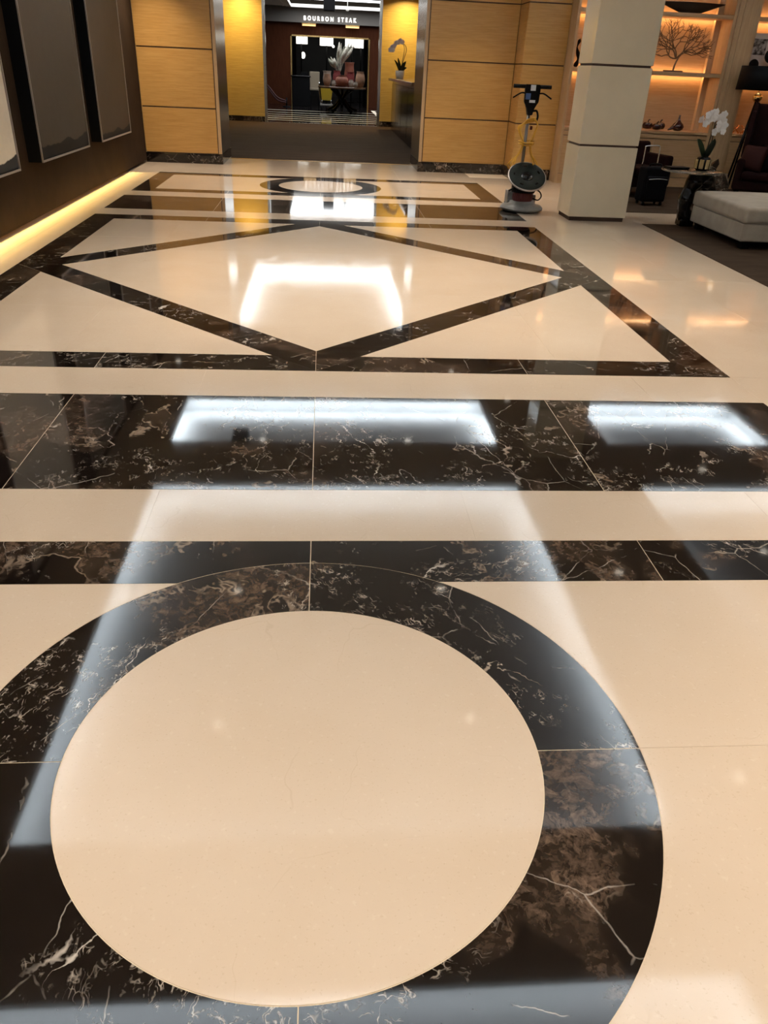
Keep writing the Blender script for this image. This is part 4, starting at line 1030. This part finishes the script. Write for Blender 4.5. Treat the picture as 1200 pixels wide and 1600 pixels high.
# each letter its own mesh: split by loose pieces sorted along x
seen = set(); isl = []
for v in bmt.verts:
    if v in seen: continue
    st = [v]; comp = []; seen.add(v)
    while st:
        q = st.pop(); comp.append(q)
        for e in q.link_edges:
            r = e.other_vert(q)
            if r not in seen: seen.add(r); st.append(r)
    isl.append(comp)
isl.sort(key=lambda c_: min(v.co.x for v in c_))
for comp in isl:
    cs = set(comp); b3 = B(); vm = {v: b3.verts.new(v.co) for v in comp}
    for f in bmt.faces:
        if f.verts[0] in cs: b3.faces.new([vm[v] for v in f.verts])
    # serif bars make the slab lettering
    xs = [v.co.x for v in comp]; x0, x1 = min(xs), max(xs)
    obj('letter', b3, 'sign_lit', SIGN)
bmt.free()
for x0, label in ((-0.92, 'amber picture light under the left end of the lit sign'), (0.97, 'amber picture light under the right end of the lit sign')):
    s = thing('picture_light', label, 'wall light', (x0, YR - 0.36, 3.06), 0, 'picture lights below the sign')
    obj('housing', box(B(), 0, 0.62, -0.06, 0.02, 0.06, 0.11, 0.008), 'brass', s); obj('diffuser', box(B(), 0.02, 0.60, -0.05, 0.01, 0.0, 0.058), 'amber_lit', s)
    obj('arm', tube(B(), [(0.31, 0.0, 0.11), (0.31, 0.10, 0.13)], 0.012, 6), 'brass', s)
# doorway trim
bm = B(); box(bm, -1.44, -1.38, YR - 0.04, YR + 0.22, 0, 2.73); box(bm, 2.02, 2.08, YR - 0.04, YR + 0.22, 0, 2.73); box(bm, -1.44, 2.08, YR - 0.04, YR + 0.22, 2.67, 2.73)
struct('trim_3', bm, 'brass', 'thin metal frame around the restaurant doorway')
struct('wall_restaurant', box(B(), -6, 6.5, 52, 52.1, 0, 3.8), 'night_wall', 'dark far wall inside the restaurant')
struct('wall_restaurant_left', box(B(), -6.1, -6, YR + 0.2, 52, 0, 3.8), 'night_wall', 'dark left wall inside the restaurant'); struct('wall_restaurant_right', box(B(), 6.5, 6.6, YR + 0.2, 52, 0, 3.8), 'night_wall', 'dark right wall inside the restaurant')
struct('ceiling_restaurant', box(B(), -6, 6.5, YR + 0.2, 52.1, 3.8, 3.85), 'night_wall', 'dark ceiling inside the restaurant')
for x0, x1, lab in ((-1.375, -1.2, 'grey pleated curtain inside the restaurant doorway, left side'), (1.82, 2.01, 'grey pleated curtain inside the restaurant doorway, right side')):
    bm = B(); n = 40; a = [(x0 + (x1 - x0) * i / n, YR + 0.5 + 0.05 * math.sin(i * 1.3)) for i in range(n + 1)]
    lo = [bm.verts.new((x, y, 0.003)) for x, y in a]; hi = [bm.verts.new((x, y, 2.9)) for x, y in a]
    for i in range(n): f = bm.faces.new((lo[i], lo[i + 1], hi[i + 1], hi[i])); f.smooth = True
    bmesh.ops.solidify(bm, geom=bm.faces[:], thickness=0.01)
    o = obj('curtain', bm, 'drape_grey'); tag(o, lab, 'curtain')
def drum_lamp(x, y, zt, zb, r, label, lit='shade_lit'):
    t = thing('standing_lamp', label, 'lamp', (x, y, 0.0), 0, 'drum shade lamps in the restaurant')
    obj('shade', lathe(B(), [(r, zb), (r, zt), (r * 0.97, zt), (r * 0.97, zb), (r, zb)], 28, cap=False), lit, t)
    obj('diffuser', lathe(B(), [(0, zb + 0.01), (r * 0.95, zb + 0.01), (r * 0.95, zb + 0.02), (0, zb + 0.02)], 28, cap=False), lit, t)
    obj('pole', tube(B(), [(0, 0, 0.03), (0, 0, zt)], 0.035, 8), 'black_matte', t); obj('foot', lathe(B(), [(0, 0), (0.2, 0), (0.19, 0.03), (0, 0.03)], 20), 'black_matte', t)
drum_lamp(-1.09, 45, 2.80, 2.49, 0.31, 'lit white drum lamp at the left of the restaurant doorway')
drum_lamp(0.17, 45, 2.81, 2.46, 0.33, 'lit white drum lamp in the middle of the restaurant doorway')
drum_lamp(1.43, 45, 2.81, 2.47, 0.33, 'lit white drum lamp right of centre, touching its right neighbour')
drum_lamp(1.93, 46, 2.86, 2.45, 0.33, 'lit white drum lamp at the right edge of the doorway')
bm = B(); ball(bm, Vector((0, 0, 0)), 0.11, 0.11, 0.15); o = obj('glowing_bulb', bm, 'bulb_lit', None, (-1.05, 47, 2.02)); tag(o, 'small glowing globe in the dark restaurant, below the left lamp', 'lamp'); 
tube_bm = tube(B(), [(0, 0, 0.1), (0, 0, 1.8)], 0.01, 6); obj('pendant_wire', tube_bm, 'black_matte', o)
bm = B(); ball(bm, Vector((0, 0, 0)), 0.06); o = obj('glowing_bulb', bm, 'bulb_lit', None, (0.53, 47, 2.48)); tag(o, 'tiny glowing bulb right of the middle lamp in the dark restaurant', 'lamp'); obj('pendant_wire', tube(B(), [(0, 0, 0.05), (0, 0, 1.3)], 0.01, 6), 'black_matte', o)
# host stand
t = thing('host_stand', 'black host stand left of the restaurant doorway', 'host stand', (-0.96, 38.6, 0))
obj('cabinet', box(B(), -0.39, 0.39, -0.25, 0.25, 0.0, 1.13, 0.01), 'black_matte', t); obj('top', box(B(), -0.43, 0.43, -0.29, 0.29, 1.13, 1.18, 0.01), 'black_gloss', t); obj('screen', box(B(), 0.0, 0.3, -0.05, -0.02, 1.18, 1.32, 0.006), 'black_matte', t)
t = thing('host_chair', 'cream upholstered high chair beside the host stand', 'chair', (-0.35, 39.2, 0))
obj('backrest', box(B(), -0.25, 0.2, 0.18, 0.27, 0.7, 1.35, 0.03, 2), 'cream_cloth', t); obj('seat', box(B(), -0.25, 0.2, -0.22, 0.22, 0.62, 0.72, 0.03, 2), 'cream_cloth', t)
for x in (-0.21, 0.16):
    for y in (-0.18, 0.2): obj('leg', tube(B(), [(x, y, 0), (x, y, 0.63)], 0.02, 8), 'black_matte', t)
# table with pottery
t = thing('centre_table', 'round dark table with curved crossing legs full of pottery', 'table', (0.76, 34.6, 0))
obj('top', lathe(B(), [(0, 0.84), (0.9, 0.84), (0.95, 0.86), (0.95, 0.90), (0, 0.90)], 40), 'counter_top', t)
for k in range(5):
    a = 2 * PI * k / 5 + 0.3; d = Vector((math.cos(a), math.sin(a), 0))
    obj('leg', tube(B(), spline([d * 0.62 + Vector((0, 0, 0.06)), d * 0.30 + Vector((0, 0, 0.22)), d * 0.10 + Vector((0, 0, 0.5)), d * 0.45 + Vector((0, 0, 0.84))], 5), 0.06, 8), 'black_gloss', t)
def pot(name, x, y, prof, mat, label, cat='vase'):
    o = obj(name, lathe(B(), prof, 24), mat, None, (x, y, 0.902)); tag(o, label, cat, 'pottery on the foyer table'); return o
S = lambda r, h, neck: [(0, 0), (r * 0.6, 0), (r * 0.95, h * 0.3), (r, h * 0.5), (r * 0.85, h * 0.78), (neck, h * 0.93), (neck * 1.15, h), (neck * 0.9, h), (neck * 0.8, h * 0.9), (0, h * 0.9)]
pot('round_pot', 0.74, 34.3, S(0.26, 0.40, 0.14), 'terracotta', 'large round red terracotta pot in the middle of the foyer table')
pot('tall_jar', 0.16, 34.5, S(0.14, 0.42, 0.11), 'terracotta_pale', 'tall pale terracotta jar at the left of the foyer table')
pot('lidded_jar', 0.17, 34.9, S(0.17, 0.52, 0.15), 'pottery_cream', 'cream jar behind the tall pale jar on the foyer table')
pot('small_jar', 0.42, 34.2, S(0.09, 0.22, 0.06), 'pottery_cream', 'small cream jar left of the large round pot')
pot('white_bottle', 1.1, 34.25, S(0.11, 0.26, 0.07), 'pottery_cream', 'squat cream bottle right of the large round pot')
pot('white_bottle', 1.27, 34.0, S(0.08, 0.2, 0.05), 'pottery_cream', 'smallest cream bottle at the front right of the foyer table')
pot('amphora', 1.46, 34.5, S(0.19, 0.55, 0.13), 'terracotta_pale', 'orange terracotta amphora at the right of the foyer table')
pot('tall_vase', 1.05, 35.1, S(0.2, 0.85, 0.17), 'terracotta', 'tall terracotta vase standing behind the large round pot')
pot('red_pot', 1.08, 34.72, S(0.17, 0.52, 0.13), 'pottery_red', 'dark red pot in front of the tall terracotta vase')
pot('grass_vase', 0.55, 34.85, S(0.17, 0.55, 0.12), 'pottery_red', 'dark vase holding pampas grass on the foyer table')
t = thing('pampas_grass', 'tall pale pampas plumes rising from the foyer table vases', 'dried grass', (0.55, 34.85, 1.40))
rr = random.Random(4)
for k in range(11):
    x = -0.28 + 0.085 * k + rr.uniform(-0.02, 0.02); h = (0.55 if k < 4 else 0.98) + rr.uniform(-0.12, 0.06)
    obj('plume', tube(B(), spline([(x * 0.15 + 0.05, 0, 0), (x * 0.5, rr.uniform(-0.1, 0.1), h * 0.45), (x * 0.9, rr.uniform(-0.12, 0.12), h * 0.75), (x * 1.15, 0, h)], 5), [0.008] * 4 + [0.03, 0.05, 0.065, 0.07, 0.07, 0.065, 0.06, 0.05, 0.04, 0.03, 0.02, 0.008], 7), 'pampas' if k % 3 else 'pampas_dark', t)
# cleaning bucket seen below the table
t = thing('mop_bucket', 'yellow mop bucket on wheels seen under the foyer table', 'bucket', (0.15, 36.0, 0))
bm = B(); lo = [(-0.19, -0.15), (0.19, -0.15), (0.19, 0.15), (-0.19, 0.15)]
a = [bm.verts.new((x, y, 0.36)) for x, y in lo]; b = [bm.verts.new((x * 1.35, y * 1.35, 0.86)) for x, y in lo]
bm.faces.new(a[::-1]); bm.faces.new(b)
for i in range(4): bm.faces.new((a[i], a[(i + 1) % 4], b[(i + 1) % 4], b[i]))
bmesh.ops.bevel(bm, geom=bm.edges[:], offset=0.02, segments=2, affect='EDGES'); obj('bucket_body', bm, 'yellow_plastic', t)
obj('chassis', box(B(), -0.26, 0.26, -0.2, 0.2, 0.16, 0.22, 0.01), 'grey_plastic', t); obj('handle', tube(B(), spline([(-0.24, 0.18, 0.2), (-0.3, 0.2, 0.7), (-0.3, 0.2, 1.0)], 4), 0.02, 8), 'chrome', t)
for x in (-0.2, 0.2):
    for z in (0.22,): obj('strut', tube(B(), [(x, 0, z), (x * 0.9, 0, 0.37)], 0.02, 6), 'chrome', t)
    for y in (-0.16, 0.16): obj('wheel', lathe(B(), [(0, -0.02), (0.075, -0.02), (0.08, 0), (0.075, 0.02), (0, 0.02)], 16, mat=Matrix.Translation((x, y, 0.08)) @ Matrix.Rotation(PI / 2, 4, 'Y')), 'rubber', t)
# rope barrier
t = thing('rope_barrier', 'sagging dark red rope between brass posts left of the host stand', 'rope barrier', (0, 37.4, 0))
for x in (-2.75, -1.55):
    p = B(); tube(p, [(x, 0, 0.03), (x, 0, 0.98 if x < -2 else 0.35)], 0.03, 10); lathe(p, [(0, 0), (0.17, 0), (0.15, 0.03), (0, 0.035)], 20, cx=x); obj('post', p, 'black_matte', t)
for dz in (0.0, 0.1): obj('rope', tube(B(), spline([(-2.75, 0, 0.95 - dz), (-2.35, 0, 0.78 - dz), (-1.95, 0, 0.36 - dz), (-1.55, 0, 0.22 - dz * 0.6)], 6), 0.03, 8), 'rope_red', t)
